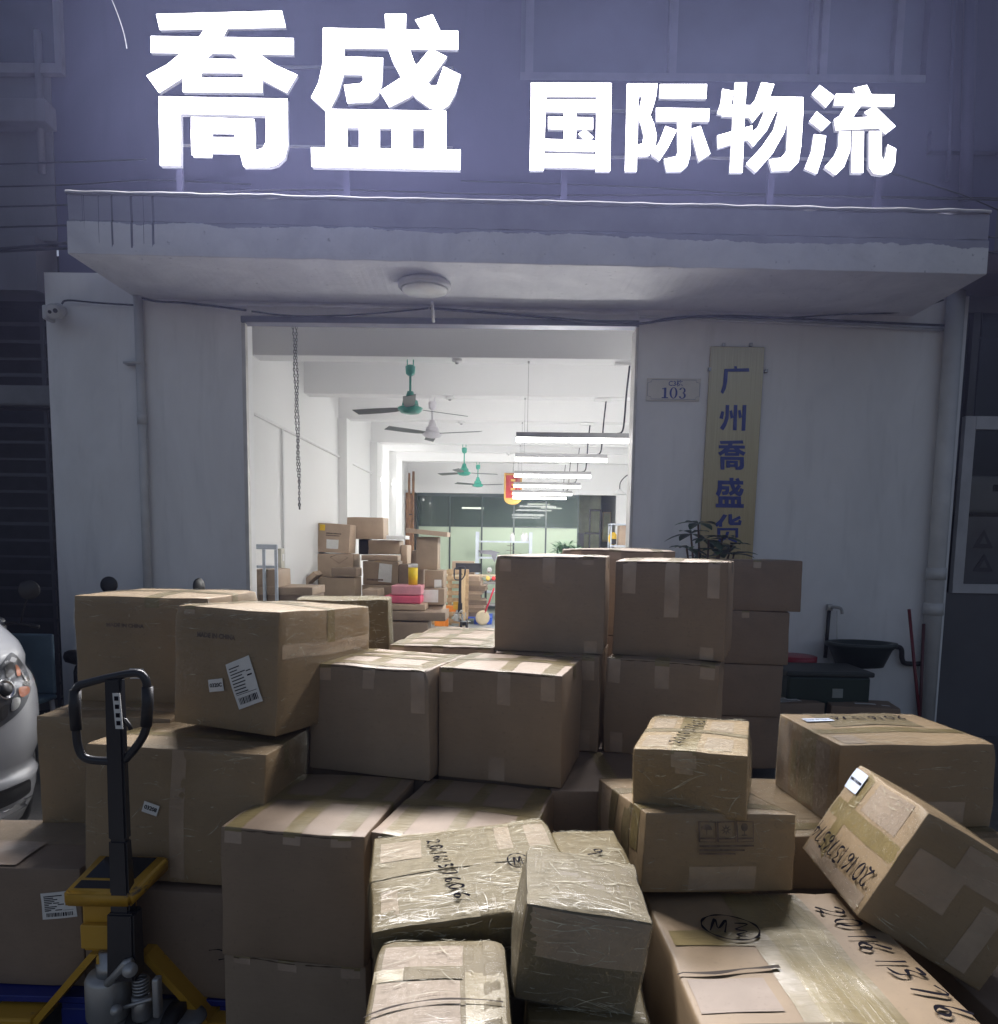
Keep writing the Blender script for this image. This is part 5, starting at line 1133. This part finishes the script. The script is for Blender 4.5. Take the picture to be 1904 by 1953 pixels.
# ceiling fans
m_fan = plain('green_fan_paint', (.05, .36, .26), .35, coat=.4); m_fanw = plain('white_fan_paint', (.66, .64, .68), .4); m_blade = plain('dark_fan_blade', (.13, .15, .14), .45)
def fan(label, y, um, vm, uc, vc, R_, mat, a0):
    t = thing('ceiling_fan', label, 'ceiling fan', (V(um, vm, y).x, y, 3.45), group='ceiling fans'); zc = V(uc, vc, y).z - 3.45
    bm = NB(); tube(bm, [(0, 0, -.05), (0, 0, zc + .12)], .012, 8); link('downrod', bm, mat, t, True)
    bm = NB(); lathe(bm, [(.02, -.16), (.045, -.14), (.05, -.07), (.03, -.055)], 18); tube(bm, [(-.03, 0, -.06), (-.03, 0, -.002)], .006, 5); tube(bm, [(.03, 0, -.06), (.03, 0, -.002)], .006, 5); link('canopy_cup', bm, mat, t, True)
    bm = NB(); lathe(bm, [(.03, zc + .16), (.05, zc + .10), (.062, zc + .06)], 20); link('motor_collar', bm, mat, t, True)
    bm = NB(); lathe(bm, [(.06, zc + .075), (.075, zc + .07), (.085, zc + .02), (.06, zc + .018)], 22); link('motor_band', bm, mat, t, True)
    bm = NB(); lathe(bm, [(.085, zc + .018), (.125, zc), (.125, zc - .02), (.09, zc - .05), (.03, zc - .062)], 28); link('motor_housing', bm, mat, t, True)
    for k in range(3):
        a = a0 + k * 2 * math.pi / 3; M_ = Matrix.Rotation(a, 4, 'Z') @ Matrix.Translation((0, 0, zc - .005)) @ Matrix.Rotation(R(12), 4, 'X'); bm = NB()
        vs = [(.10, -.03), (.20, -.055), (R_ * .6, -.065), (R_, -.06), (R_, .06), (R_ * .6, .055), (.20, .045), (.10, .03)]
        a_ = [bm.verts.new(M_ @ Vector((x, y_, .003))) for x, y_ in vs]; b_ = [bm.verts.new(M_ @ Vector((x, y_, -.003))) for x, y_ in vs]
        bm.faces.new(a_); bm.faces.new(b_[::-1])
        for j in range(len(vs)): bm.faces.new((a_[j], b_[j], b_[(j + 1) % len(vs)], a_[(j + 1) % len(vs)]))
        link('blade', bm, m_blade, t)
fan('nearest green ceiling fan, hanging from the first beam', .98, 783, 690, 783, 778, .65, m_fan, R(37)); fan('white ceiling fan just behind the nearest green one', 2.84, 825, 762, 825, 826, .65, m_fanw, R(-20))
fan('third ceiling fan, green, back by the inner beams', 7.24, 886, 853, 886, 901, .64, m_fan, R(20)); fan('farthest green ceiling fan beside the red pennant', 10.17, 912, 888, 912, 924, .60, m_fan, R(-20))
for i, (u, v, y) in enumerate(((872, 692, .95), (858, 761, 2.82), (880, 811, 4.66), (970, 877, 8.4))):
    t = thing('smoke_detector', ('small white detector under the first beam', 'small white detector under the second beam', 'small white detector under the third beam', 'small white detector under a far beam left of the tubes')[i], 'detector', (V(u, v, y).x, y, 3.45))
    bm = NB(); lathe(bm, [(.05, 0), (.05, -.02), (.036, -.035)], 18); link('body', bm, m_in, t, True); bm = NB(); lathe(bm, [(.02, -.0351), (.012, -.048)], 12); link('sensor', bm, m_house, t, True)
# shutter chain
ch = thing('shutter_chain', 'double loop of grey roller shutter chain hanging in the doorway', 'chain', (V(562, 605, .12).x, .12, 3.5))
bm = NB(); zb_ = V(564, 968, .12).z - 3.5; n = 62
for s in (-1, 1):
    for k in range(n):
        f = k / (n - 1); z = zb_ * f; x = .025 * f + s * .010 * (1 - f ** 3) + .004 * math.sin(k * .4 + s); ln = abs(zb_) / n * .66; ang = (k % 2) * R(80) + R(20)
        pts = [Vector((math.cos(ang) * .008 * math.cos(t_), math.sin(ang) * .008 * math.cos(t_), ln * math.sin(t_))) + Vector((x, s * .004, z)) for t_ in [i * math.pi / 4 for i in range(8)]]
        tube(bm, pts, .0032, 4, True)
link('chain_links', bm, plain('dull_chain', (.12, .12, .13), .45, .6), ch)
# pennant
pn = thing('pennant', 'red and gold pennant with rounded fringed foot hanging by the pendant tubes', 'pennant', V(978, 902, 10.4))
a_, b_, c_ = V(962, 905, 10.4) - pn.location, V(996, 905, 10.4) - pn.location, V(996, 950, 10.4) - pn.location
bm = NB(); bx(bm, a_.x, b_.x, -.008, .008, c_.z, 0); link('cloth', bm, plain('red_cloth', (.26, .022, .02), .8), pn)
bm = NB(); n_ = 12; cx_ = (a_.x + b_.x) / 2; hw_ = (b_.x - a_.x) / 2
prism(bm, [(cx_ + hw_ * math.cos(t), c_.z - .001 + hw_ * .75 * math.sin(t)) for t in [math.pi + math.pi * i / n_ for i in range(n_ + 1)]], .012, lambda x, y, d: Vector((x, d - .006, y))); bx(bm, a_.x, b_.x, -.011, -.0085, -.05, -.012); bx(bm, a_.x, a_.x + .04, -.011, -.0085, c_.z, -.052); bx(bm, b_.x - .04, b_.x, -.011, -.0085, c_.z, -.052)
link('gold_fringe', bm, plain('gold_fringe', (.38, .23, .05), .7), pn)
bm = NB()
for k in range(4): bx(bm, cx_ - .05 + .02 * (k % 2), cx_ + .05 - .02 * (k % 2), -.0105, -.0082, c_.z * (.25 + .18 * k) - .05, c_.z * (.25 + .18 * k))
link('gold_writing', bm, plain('gold_writing', (.6, .4, .08), .5), pn)
bm = NB(); tube(bm, [(cx_, 0, 0), (cx_, -.23, 3.45 - pn.location.z)], .004, 5); link('cord', bm, m_dark, pn)
# ---- goods
def I(x, y, Y): return V(572.2 + .20037 * x, 906 + .20037 * y, Y)
GI = 'cartons stacked inside the hall'
def icarton(label, x0, y0, x1, y1, Y, d, mat=None, seed=0, base=None, yaw=0, roll=0, lab=None, sticker=False, N=5):
    a, b = I(x0, y0, Y), I(x1, y1, Y); w_ = b.x - a.x; h_ = a.z - b.z
    c = Carton(label, ((a.x + b.x) / 2, Y + d / 2, b.z, 0, 0, R(roll), w_, d, h_), mat or m_card3, 100 + seed, group=GI, N=N, amp=.005, bulge=.004); c.o.rotation_euler[2] = R(yaw)
    if lab: c.label('F', w_ * lab[0], h_ * lab[1], lab[2], lab[3], lab[4], ship=False); 
    if sticker: c.rect('F', .02, .09, h_ - .10, h_ - .02, m_yellowst, .0016, 'warning_sticker'); 
    if base is not None:
        Carton('case on the floor under the inside stacks', ((a.x + b.x) / 2, Y + d / 2, .014, 0, 0, 0, w_ * .98, d * .98, b.z - .016), m_card2, 150 + seed, group='hidden floor cases inside', N=3)
    return c
m_yellowst = plain('yellow_sticker', (.75, .48, .02), .5)
def prints(c, n=3):
    L = [[(c.w * .25, c.h * (.66 - .07 * k)), (c.w * (.72 - .05 * k), c.h * (.66 - .07 * k))] for k in range(n)]; c.ink('F', L, .010, m_print, 'printed_lines', k=1)
c = icarton('tilted carton with yellow sticker and white label, top left of the inside pile', 165, 462, 470, 742, 3.3, .40, None, 1, roll=2.5, lab=(.46, .30, .16, .12, 0), sticker=True); prints(c, 2)
icarton('plain large carton topping the inside pile, right of the tilted one', 447, 400, 795, 612, 3.75, .42, None, 2)
c = icarton('large carton printed with a diamond outline, beneath the tilted one', 75, 748, 510, 1000, 3.28, .45, None, 3, base=1); c.ink('F', [[(.30, .30), (.42, .22), (.54, .30), (.42, .38), (.30, .30)]], .006, m_print, 'diamond_mark', k=1)
icarton('plain carton beneath the topmost large one', 650, 620, 950, 757, 3.7, .40, m_card, 4)
icarton('opened flat carton lying on the labelled carton in the pile middle', 580, 762, 930, 818, 3.25, .36, m_card3, 5, yaw=2)
c = icarton('carton with yellow sticker and crooked white paper in the pile middle', 600, 820, 935, 1044, 3.2, .40, m_card, 6, lab=(.64, .5, .17, .24, -4), sticker=False); c.rect('F', .15, .24, .33, .44, m_yellowst, .0016, 'warning_sticker'); c.ink('F', [[(.05, .06), (.27, .06)]], .014, m_print, 'printed_lines', k=1)
icarton('flat taped carton lying on the low front carton', 295, 885, 535, 970, 2.75, .36, m_card2, 7)
icarton('low front carton under the flat taped one', 180, 976, 525, 1165, 2.75, .40, m_card, 8, base=1)
icarton('small pale low carton right of the low front one', 590, 1092, 740, 1165, 2.5, .5, m_card3, 9, base=1)
icarton('carton with yellow mark under the crooked paper one', 590, 1046, 870, 1165, 3.15, .4, m_card, 10, base=1)
icarton('tall narrow carton at the right of the inside pile', 1105, 588, 1310, 902, 2.6, .36, m_card, 11)
c = icarton('carton with a small white tag below the tall narrow one', 1190, 908, 1368, 1074, 2.5, .40, m_card, 12, lab=(.70, .22, .09, .10, 0))
c = icarton('carton with a square white notice, right foot of the pile', 1165, 1079, 1370, 1240, 2.42, .45, m_card, 13, lab=(.32, .56, .22, .15, 0))
icarton('taped carton supporting the one with the square notice', 1200, 1244, 1365, 1298, 2.45, .40, m_card3, 14)
icarton('upright narrow carton in the middle of the pile', 958, 668, 1020, 845, 3.7, .40, m_card3, 15)
icarton('thin upright carton edge right of the narrow one', 1062, 718, 1114, 855, 3.3, .2, m_card2, 16)
icarton('carton behind the yellow tub', 940, 850, 1180, 1076, 3.2, .36, m_card2, 17, base=1)
icarton('dark shaded carton gap filler beneath the topmost large carton', 560, 610, 650, 757, 3.9, .3, m_dark, 18)  # block added in black where the pile only has a shaded gap
icarton('shallow dark edged carton under the pink blocks', 860, 1228, 1190, 1292, 2.1, .45, m_card3, 19)
icarton('long reddish shallow carton lying across the orange truck', 855, 1302, 1385, 1392, 2.0, .55, m_card2, 20)
icarton('dark carton on the floor beneath the long shallow one', 855, 1400, 1212, 1600, 1.98, .5, m_card2, 21, base=1)
icarton('flat carton with a black strap at the left door jamb', -398, 1062, 120, 1145, .75, .5, m_card3, 22, base=1)
def slab(name, label, cat, x0, y0, x1, y1, Y, d, mat, roll=0, group=None, bev=.012):
    a, b = I(x0, y0, Y), I(x1, y1, Y); t = thing(name, label, cat, ((a.x + b.x) / 2, Y + d / 2, b.z), group=group, rot=(0, R(roll), 0))
    w_ = (b.x - a.x) / 2; bm = NB(); bx(bm, -w_, w_, -d / 2, d / 2, 0, a.z - b.z, bev); link('block', bm, mat, t); return t
slab('foam_block', 'pale pink foam block, upper of the two under the yellow tub', 'foam block', 870, 1050, 1155, 1146, 2.15, .36, plain('pale_pink_foam', (.62, .27, .31), .8))
slab('foam_block', 'deep pink foam block, lower of the two', 'foam block', 800, 1148, 1150, 1226, 2.12, .40, plain('deep_pink_foam', (.62, .10, .17), .8))
slab('flattened_carton', 'pale flattened carton lying tilted on top of the tall narrow carton', 'cardboard', 1005, 520, 1400, 572, 2.5, .5, m_card3, 5, bev=.004)
slab('foam_sheet', 'white foam sheet lying on the pile left of the flattened carton', 'foam sheet', 822, 574, 1005, 612, 3.5, .4, m_in, 0, bev=.004)
slab('flattened_carton', 'small cardboard flap leaning at the left foot of the pile', 'cardboard', 40, 950, 180, 1000, 2.7, .3, m_card3, -42, bev=.003)
yb = thing('yellow_tub', 'clear tub filled with bright yellow strip standing on the pink blocks', 'tub', ((I(1015, 1070, 2.2).x + I(1110, 1070, 2.2).x) / 2, 2.33, I(1060, 1050, 2.15).z))
hy = I(1060, 885, 2.2).z - yb.location.z; hc = I(1060, 845, 2.2).z - yb.location.z; ry = (I(1112, 1000, 2.2).x - I(1015, 1000, 2.2).x) / 2
bm = NB(); lathe(bm, [(ry * .92, .0), (ry * .98, hy)], 20); link('yellow_roll', bm, plain('bright_yellow', (.72, .50, .004), .5), yb, True)
mc_ = Mat('clear_tub'); mc_.set(Base_Color=(.8, .8, .78), Roughness=.1, Alpha=.30); bm = NB(); lathe(bm, [(ry * .99, hy + .002), (ry * 1.04, hc), (ry * 1.0, hc), (ry * .96, hy + .004)], 20); link('clear_tub', bm, mc_.m, yb, True)
# second pallet truck: the same truck without its weighing head
t2 = copy_tree(pt); t2['label'] = 'distant orange and black hand pallet truck beside the wooden pallet inside'; t2['category'] = 'pallet truck'
for chd in list(t2.children):
    if chd.name.startswith(('indicator_head', 'fork')) and not chd.name.startswith(('fork_stem',)) or chd.name.startswith('instruction'):
        for g in list(chd.children): bpy.data.objects.remove(g)
        bpy.data.objects.remove(chd)
pA = V(876, 1180, 7.6); t2.location = (pA.x, 7.6, 0.012); t2.scale = (.95, .95, .95)
bm = NB(); q1 = VZ(842, 1163, .42)
bx(bm, -.62, -.06, -.0, .05, .33, .45, .006); bx(bm, -.30, -.22, -.01, .04, .02, .33, .004); bx(bm, -.5, -.302, -.008, .04, .03, .15, .004)
link('orange_frame', bm, plain('orange_paint', (.75, .22, .02), .4), t2)
# wooden pallet on edge, cardboard bales, blue pallet, desk and screen
def wpallet(label, x, y, rot, W=.42, H_=1.1):
    t = thing('wooden_pallet', label, 'pallet', (x, y, .014), rot=rot)
    for k in range(8): z = .03 + k * (H_ - .13) / 7; bm = NB(); bx(bm, -W, W, 0, .02, z, z + .085, .003); link('slat', bm, m_wood, t)
    for xx in (-W + .05, 0, W - .05): bm = NB(); bx(bm, xx - .04, xx + .04, .021, .11, 0, H_, .003); link('bearer', bm, m_wood, t)
    return t
wpallet('wooden pallet stood on edge behind the inner pallet truck', (I(1385, 0, 8.1).x + I(1560, 0, 8.1).x) / 2 - .08, 8.1, (R(-4), 0, 0), .38, 1.12)
ps = thing('timber_post', 'pale timber post standing at the pallet edge', 'post', (I(1557, 0, 7.9).x, 7.9, .014)); bm = NB(); bx(bm, -.06, .055, -.04, .05, 0, I(1557, 905, 7.9).z, .006); link('post', bm, plain('pale_timber', (.60, .44, .25), .65), ps)
plastic_pallet('bright blue plastic pallet on the hall floor under flattened cardboard', I(1555, 0, 8.3).x, I(1845, 0, 8.3).x, 8.3, 9.2, plain('bright_blue_plastic', (.03, .10, .55), .4)).location.z = .014
rs = random.Random(11); z = .158
for k in range(9):
    th = rs.uniform(.055, .12); x0, x1 = I(1575 + rs.randint(-8, 10), 0, 8.4).x, I(1750 + rs.randint(-30, 50), 0, 8.4).x
    t = thing('flattened_carton', 'flattened carton bundle lying in the bale on the bright blue pallet', 'cardboard', ((x0 + x1) / 2, 8.75, z), R(rs.uniform(-4, 4)), 'flattened cartons baled on the blue pallet')
    bm = NB(); w_ = (x1 - x0) / 2; n_ = max(2, int(th / .02))
    for j in range(n_): s_ = rs.uniform(.92, 1.0); bx(bm, -w_ * s_, w_ * rs.uniform(.92, 1.0), -.36 * s_, .36, th * j / n_ + .001 * j * 0, th * (j + .82) / n_, .002)
    link('cardboard_layers', bm, (m_card2, m_card, m_card3)[k % 3], t); z += th
dk = thing('work_desk', 'pale topped work desk behind the cardboard bale', 'desk', (I(1620, 0, 9.6).x, 9.9, .014)); zt2 = I(1620, 955, 9.6).z - .014
bm = NB(); bx(bm, -.9, .75, -.35, .35, zt2 - .04, zt2, .004); link('top', bm, plain('desk_top', (.55, .45, .30), .45), dk)
for xx in (-.85, .68):
    for yy in (-.3, .28): bm = NB(); bx(bm, xx, xx + .04, yy, yy + .04, 0, zt2 - .041); link('leg', bm, m_steel, dk)
mo = thing('computer_monitor', 'black computer monitor seen from behind on the work desk', 'monitor', (I(1612, 0, 9.7).x, 9.75, zt2 + .014))
hh_ = I(1612, 845, 9.7).z - zt2; w_ = (I(1735, 0, 9.7).x - I(1490, 0, 9.7).x) / 2
bm = NB(); bx(bm, -w_, w_, -.02, .03, .06, hh_, .01); link('screen', bm, m_black, mo); bm = NB(); bx(bm, -.03, .03, -.03, .02, .0, .2); bx(bm, -.12, .12, -.1, .08, 0, .012); link('stand', bm, m_black, mo)
cb = thing('cardboard_tray', 'small cardboard tray on the desk behind the monitor', 'tray', (I(1570, 0, 10.2).x, 10.05, zt2 + .014)); bm = NB(); hz_ = I(1570, 820, 10.05).z - zt2; bx(bm, -.25, .25, -.1, .1, 0, max(.1, hz_ - .014), .004); link('body', bm, m_card3, cb)
clt = [('red_tape_roll', 'red roll on the clutter right of the monitor', 'tape roll', 1845, 985, .04, plain('red_roll', (.7, .03, .03), .4)), ('yellow_tape_roll', 'yellow tape roll on the clutter right of the monitor', 'tape roll', 1790, 985, .045, plain('yellow_roll', (.75, .55, .12), .4)), ('film_roll', 'silvery film roll among the clutter by the desk end', 'film roll', 1805, 905, .055, plain('silver_film', (.5, .5, .5), .2, .3))]
for nm, lab, cat, x, y, r_, m_ in clt:
    p = I(x, y, 9.2); t = thing(nm, lab, cat, p); bm = NB(); lathe(bm, [(r_ * .45, -.04), (r_, -.04), (r_, .04), (r_ * .45, .04)], 20, Euler((R(75), R(15), 0)).to_matrix().to_4x4()); link('roll', bm, m_, t, True)
ct = thing('tool_cart', 'dark tool cart heaped with oddments right of the cardboard bale', 'cart', (I(1810, 0, 9.2).x + .25, 9.4, .014)); zc2 = I(1810, 1010, 9.2).z
bm = NB(); bx(bm, -.35, .5, -.3, .3, zc2 - .08, zc2 - .03, .01); bx(bm, -.3, .45, -.25, .25, .3, .34, .01); link('shelf', bm, m_steel, ct)
for xx in (-.33, .45):
    for yy in (-.28, .25): bm = NB(); bx(bm, xx, xx + .03, yy, yy + .03, 0, zc2 - .081); link('leg', bm, m_dark, ct)
bm = NB()
for k in range(26): a = rs.uniform(-.3, .45); bx(bm, a, a + rs.uniform(.04, .12), -.28 + rs.uniform(0, .3), -.1 + rs.uniform(.1, .3), zc2 - .03, zc2 + rs.uniform(.0, .10), .006)
link('oddments', bm, plain('grey_oddments', (.35, .33, .30), .5, var=.6, scale=12), ct)
rd = thing('hand_truck', 'small red framed hand truck with a pale tyre below the clutter', 'hand truck', (I(1770, 0, 8.9).x, 8.15, .014))
p = I(1740, 1265, 8.1) - rd.location
bm = NB(); lathe(bm, [(.10, -.03), (.14, -.03), (.15, 0), (.14, .03), (.10, .03)], 24, Matrix.Translation((p.x, 0, .15)) @ Euler((R(90), 0, R(20))).to_matrix().to_4x4()); link('wheel', bm, plain('pale_tyre', (.6, .5, .35), .6), rd, True)
bm = NB(); tube(bm, [(p.x, 0, .15), (p.x + .12, .0, .45), (p.x + .22, 0, .75)], .018, 8); tube(bm, [(p.x, .1, .15), (p.x + .12, .1, .45)], .018, 8); link('frame', bm, plain('red_frame', (.5, .02, .05), .4), rd, True)
# white rack, its bottles and cloth
K1 = lambda x, y, Y: V(453 + .41327 * x, 572.2 + .41327 * y, Y)
Yr = 10.9; xa_, xb_ = K1(1120, 0, Yr).x, K1(1376, 0, Yr).x; zt3 = K1(0, 1052, Yr).z
rk = thing('storage_rack', 'pale blue white open rack before the frosted partition', 'rack', ((xa_ + xb_) / 2, Yr, .014)); hw_ = (xb_ - xa_) / 2
m_rack = plain('pale_rack_paint', (.55, .60, .68), .4)
for xx in (-hw_, hw_):
    for yy in (0, .38): bm = NB(); bx(bm, xx - .035, xx + .035, yy - .02, yy + .02, 0, zt3 - .014, .003); link('upright', bm, m_rack, rk)
zs = [K1(0, 1093, Yr).z - .014, K1(0, 1168, Yr).z - .014, .5]
for z_ in zs: bm = NB(); bx(bm, -hw_ + .036, hw_ - .036, -.02, .40, z_ - .04, z_, .003); link('shelf', bm, m_rack, rk)
for i, x in enumerate((1288, 1340, 1354)):
    t = thing('white_bottle', ('white bottle alone on the rack top shelf', 'left one of the two white bottles side by side on the rack', 'right one of the two white bottles side by side on the rack')[i], 'bottle', (K1(x, 0, Yr + .1).x, Yr + .1, zs[0] + .014)); bm = NB(); lathe(bm, [(.055, 0), (.055, .13), (.025, .17)], 16); link('body', bm, m_in, t, True); bm = NB(); lathe(bm, [(.027, .171), (.027, .20)], 12); link('cap', bm, m_label, t, True)
gc = thing('grey_cloth', 'grey cloth draped over the rack middle shelf', 'cloth', K1(1160, 1160, Yr - .05))
bm = NB(); pts = [(-.25, .02), (.05, .03), (.28, -.03), (.20, -.05), (.14, -.26), (.06, -.08), (-.2, -.05)]; prism(bm, pts, .03, lambda x, y, d: Vector((x, d, y))); link('fold', bm, plain('grey_cloth', (.20, .20, .23), .9), gc)
tk = thing('tiered_stand', 'small dark tiered stand on the rack middle shelf', 'stand', (K1(1280, 0, Yr + .1).x, Yr + .1, zs[1] + .014)); bm = NB(); cyl(bm, (0, 0, 0), (0, 0, .36), .008); 
for z_, r_ in ((.04, .12), (.16, .10), (.27, .08)): lathe(bm, [(r_, z_), (r_, z_ + .012)], 20)
link('tiers', bm, plain('dim_bronze', (.2, .18, .13), .4), tk)
# indoor plant
ip = thing('indoor_plant', 'bushy indoor plant with drooping green leaves before the far door', 'potted plant', (V(1078, 1045, 9.6).x, 9.6, .014))
bm = NB(); lathe(bm, [(.16, 0), (.22, .38), (.2, .38)], 24); link('pot', bm, m_pot, ip, True)
bm = NB(); crowns = []
for k in range(9):
    a = k * 2.4; rr = .08 + .035 * k; tp_ = Vector((math.cos(a) * rr * .8, math.sin(a) * rr * .6, 1.35 + .28 * rs.random())); crowns.append(tp_); tube(bm, smoothline([(0, 0, .36), (tp_.x * .3, tp_.y * .3, .9), tp_], 4), .012, 6)
link('stem', bm, m_stem, ip, True)
bm = NB()
for c_ in crowns:
    for k in range(30):
        a = rs.uniform(0, 6.28); e_ = rs.uniform(-.2, .9); leaf(bm, c_ + Vector((0, 0, rs.uniform(-.12, .06))), Vector((math.cos(a), math.sin(a), e_)), rs.uniform(.2, .36), rs.uniform(.03, .05), Vector((0, 0, 1)))
link('foliage', bm, plain('indoor_leaf', (.07, .17, .07), .4, var=.5, scale=9), ip)
# bamboo poles, switch, trolley, shelf, lamps, picture
bp = thing('bamboo_poles', 'bundle of brown bamboo poles standing by the glass partition', 'poles', (V(783, 1000, 11.3).x, 11.3, .014))
for dx, r_, top in ((-.05, .028, 3.28), (.05, .03, 3.32), (-.075, .05, 2.82), (.035, .052, 2.8), (-.02, .05, 2.78)):
    bm = NB(); k_ = int(top / .3); P_ = []; Rr = []
    for j in range(k_ * 3): z_ = top * j / (k_ * 3 - 1); P_.append((dx + .02 * (r_ < .04) * z_ * .3, .04 * (r_ > .04), z_)); Rr.append(r_ * (1.12 if j % 3 == 0 else 1))
    tube(bm, P_, Rr, 10); link('pole', bm, plain('brown_bamboo', (.26, .14, .07), .5, var=.3), bp, True)
bm = NB(); tube(bm, [(.075 * math.cos(t), .06 + .09 * math.sin(t), 2.3) for t in [i * math.pi / 8 for i in range(16)]], .012, 5, True); link('tie', bm, m_dark, bp, True)
sw = thing('wall_switch', 'pale wall switch box at the foot of the wire duct', 'switch', VX(535, 1065, XL + .02)); bm = NB(); bx(bm, -.02, .03, -.06, .06, -.11, .11, .008); link('box', bm, plain('ivory_switch', (.6, .58, .5), .4), sw); bm = NB(); bx(bm, .0301, .034, -.03, .03, -.03, .05, .002); link('rocker', bm, m_in, sw)
tr = thing('metal_trolley', 'grey cage trolley frame just inside the left door jamb', 'trolley', (-2.42, .72, .014)); z1_ = V(505, 1042, .72).z - .014; z2_ = V(505, 1062, .72).z
for xx in (-.12, .0, .12): bm = NB(); bx(bm, xx - .014, xx + .014, -.015, .015, 0, z1_ - .03, .003); link('upright', bm, m_rack, tr)
bm = NB(); bx(bm, -.135, .135, -.02, .02, z1_ - .029, z1_ + .02, .008); bx(bm, -.105, -.015, -.012, .012, 1.36, 1.385); bx(bm, .015, .105, -.012, .012, 1.36, 1.385); bx(bm, -.13, .13, .016, .5, .95, .98, .004); link('frame_bars', bm, m_rack, tr)
cc = Carton('carton riding on the grey cage trolley by the left jamb', (-2.42, .98, 1.0, 0, 0, 0, .24, .42, .36), m_card3, 130, group=GI, N=5); cc.strip(.10, .14, .08)
Yh = 10.7; hs = thing('shelf_unit', 'open shelf with cartons against the right hall wall beyond the jamb', 'shelf', (V(1180, 1020, Yh).x, Yh, .014))
zt4 = V(1180, 999, Yh).z - .014; hz2 = V(1180, 1040, Yh).z - .014
for z_ in (zt4, hz2, .5): bm = NB(); bx(bm, -.22, .45, -.2, .25, z_ - .03, z_, .003); link('board', bm, m_rack, hs)
for xx in (-.2, .43):
    for yy in (-.18, .22): bm = NB(); bx(bm, xx - .015, xx + .015, yy - .015, yy + .015, 0, zt4 - .031); link('upright', bm, m_rack, hs)
Carton('carton standing on the right hall shelf', (hs.location.x + .12, Yh, hz2 + .016, 0, 0, 0, .26, .3, zt4 - hz2 - .05), m_card3, 131, group=GI, N=4)
Carton('lower carton on the right hall shelf', (hs.location.x + .05, Yh, .516, 0, 0, 0, .4, .3, .5), m_card3, 132, group=GI, N=4)
yg = thing('yellow_bag', 'crumpled yellow bag at the end of the right hall shelf', 'bag', (V(1169, 1004, Yh).x, Yh - .05, hz2 + .017)); bm = NB(); bmesh.ops.create_icosphere(bm, subdivisions=3, radius=.09)
for v_ in bm.verts: v_.co = Vector((v_.co.x * 1.1, v_.co.y, v_.co.z * 1.7 + .15)) + noise.noise_vector(v_.co * 14) * .02
link('bag_body', bm, m_yellowst, yg); bm = NB(); bx(bm, -.06, .07, -.11, -.095, .02, .14, .01); link('dark_panel', bm, m_black, yg)
wl_ = thing('wall_lamp', 'white wall lamp on a bent arm high on the right hall wall', 'lamp', V(1182, 940, 10.4)); bm = NB(); lathe(bm, [(.03, .08), (.05, .05), (.16, -.03), (.15, -.04)], 20); link('shade', bm, m_in, wl_, True); bm = NB(); tube(bm, smoothline([(0, 0, .07), (.02, 0, .25), (.2, .05, .42), (XR - wl_.location.x, .05, .45)], 4), .012, 6); link('arm', bm, m_dark, wl_, True)
pc_ = thing('framed_picture', 'tall framed picture on the pale corridor wall beyond the far door', 'picture', V(1157, 1005, YB + 2.58)); bm = NB(); bx(bm, -.12, .12, -.02, .015, -.42, .42, .004); link('frame', bm, plain('tan_frame', (.38, .32, .2), .5), pc_); bm = NB(); bx(bm, -.09, .09, -.0225, -.0205, -.38, .38); link('print', bm, plain('faded_landscape', (.35, .38, .25), .6, var=.6, scale=3), pc_)
m_off = glow('office_tube', (.95, 1, .85), 7)
for i, (u, v, y, lab) in enumerate(((902, 969, 14.2, 'left office tube glowing behind the glass partition'), (1028, 962, 13.4, 'upper right office tube glowing behind the glass partition'), (1052, 969, 14.6, 'lower right office tube glowing behind the glass partition'), (1186, 956, 14.0, 'corridor tube glowing beyond the far door'))):
    t = thing('office_tube_light', lab, 'lamp', V(u, v, y), group='office tube lights'); bm = NB(); L_ = .3 if i < 3 else .12; tube(bm, [(-L_, 0, 0), (L_, .1, 0)], .025, 8); link('lit_tube', bm, m_off, t, True); bm = NB(); bx(bm, -L_, L_, -.03, .13, .03, .06); tube(bm, [(0, .05, .06), (0, .05, ZC - t.location.z)], .006, 5); link('housing', bm, m_house, t)

# ------------------------------------------------------------------ volume added to imitate lens glare round the sign
bm = NB(); bx(bm, -19, 19, -16, 19, -1, 12.5)
MHz = Mat('lens_glare_haze'); MHz.n.remove(MHz.b); pv = MHz.node('ShaderNodeVolumePrincipled'); pv.inputs['Color'].default_value = (.52, .57, 1, 1); pv.inputs['Density'].default_value = HAZE; pv.inputs['Anisotropy'].default_value = .80
MHz.l.new(pv.outputs[0], MHz.n['Material Output'].inputs['Volume'])
tag(link('glare_haze', bm, MHz.m), kind='stuff')
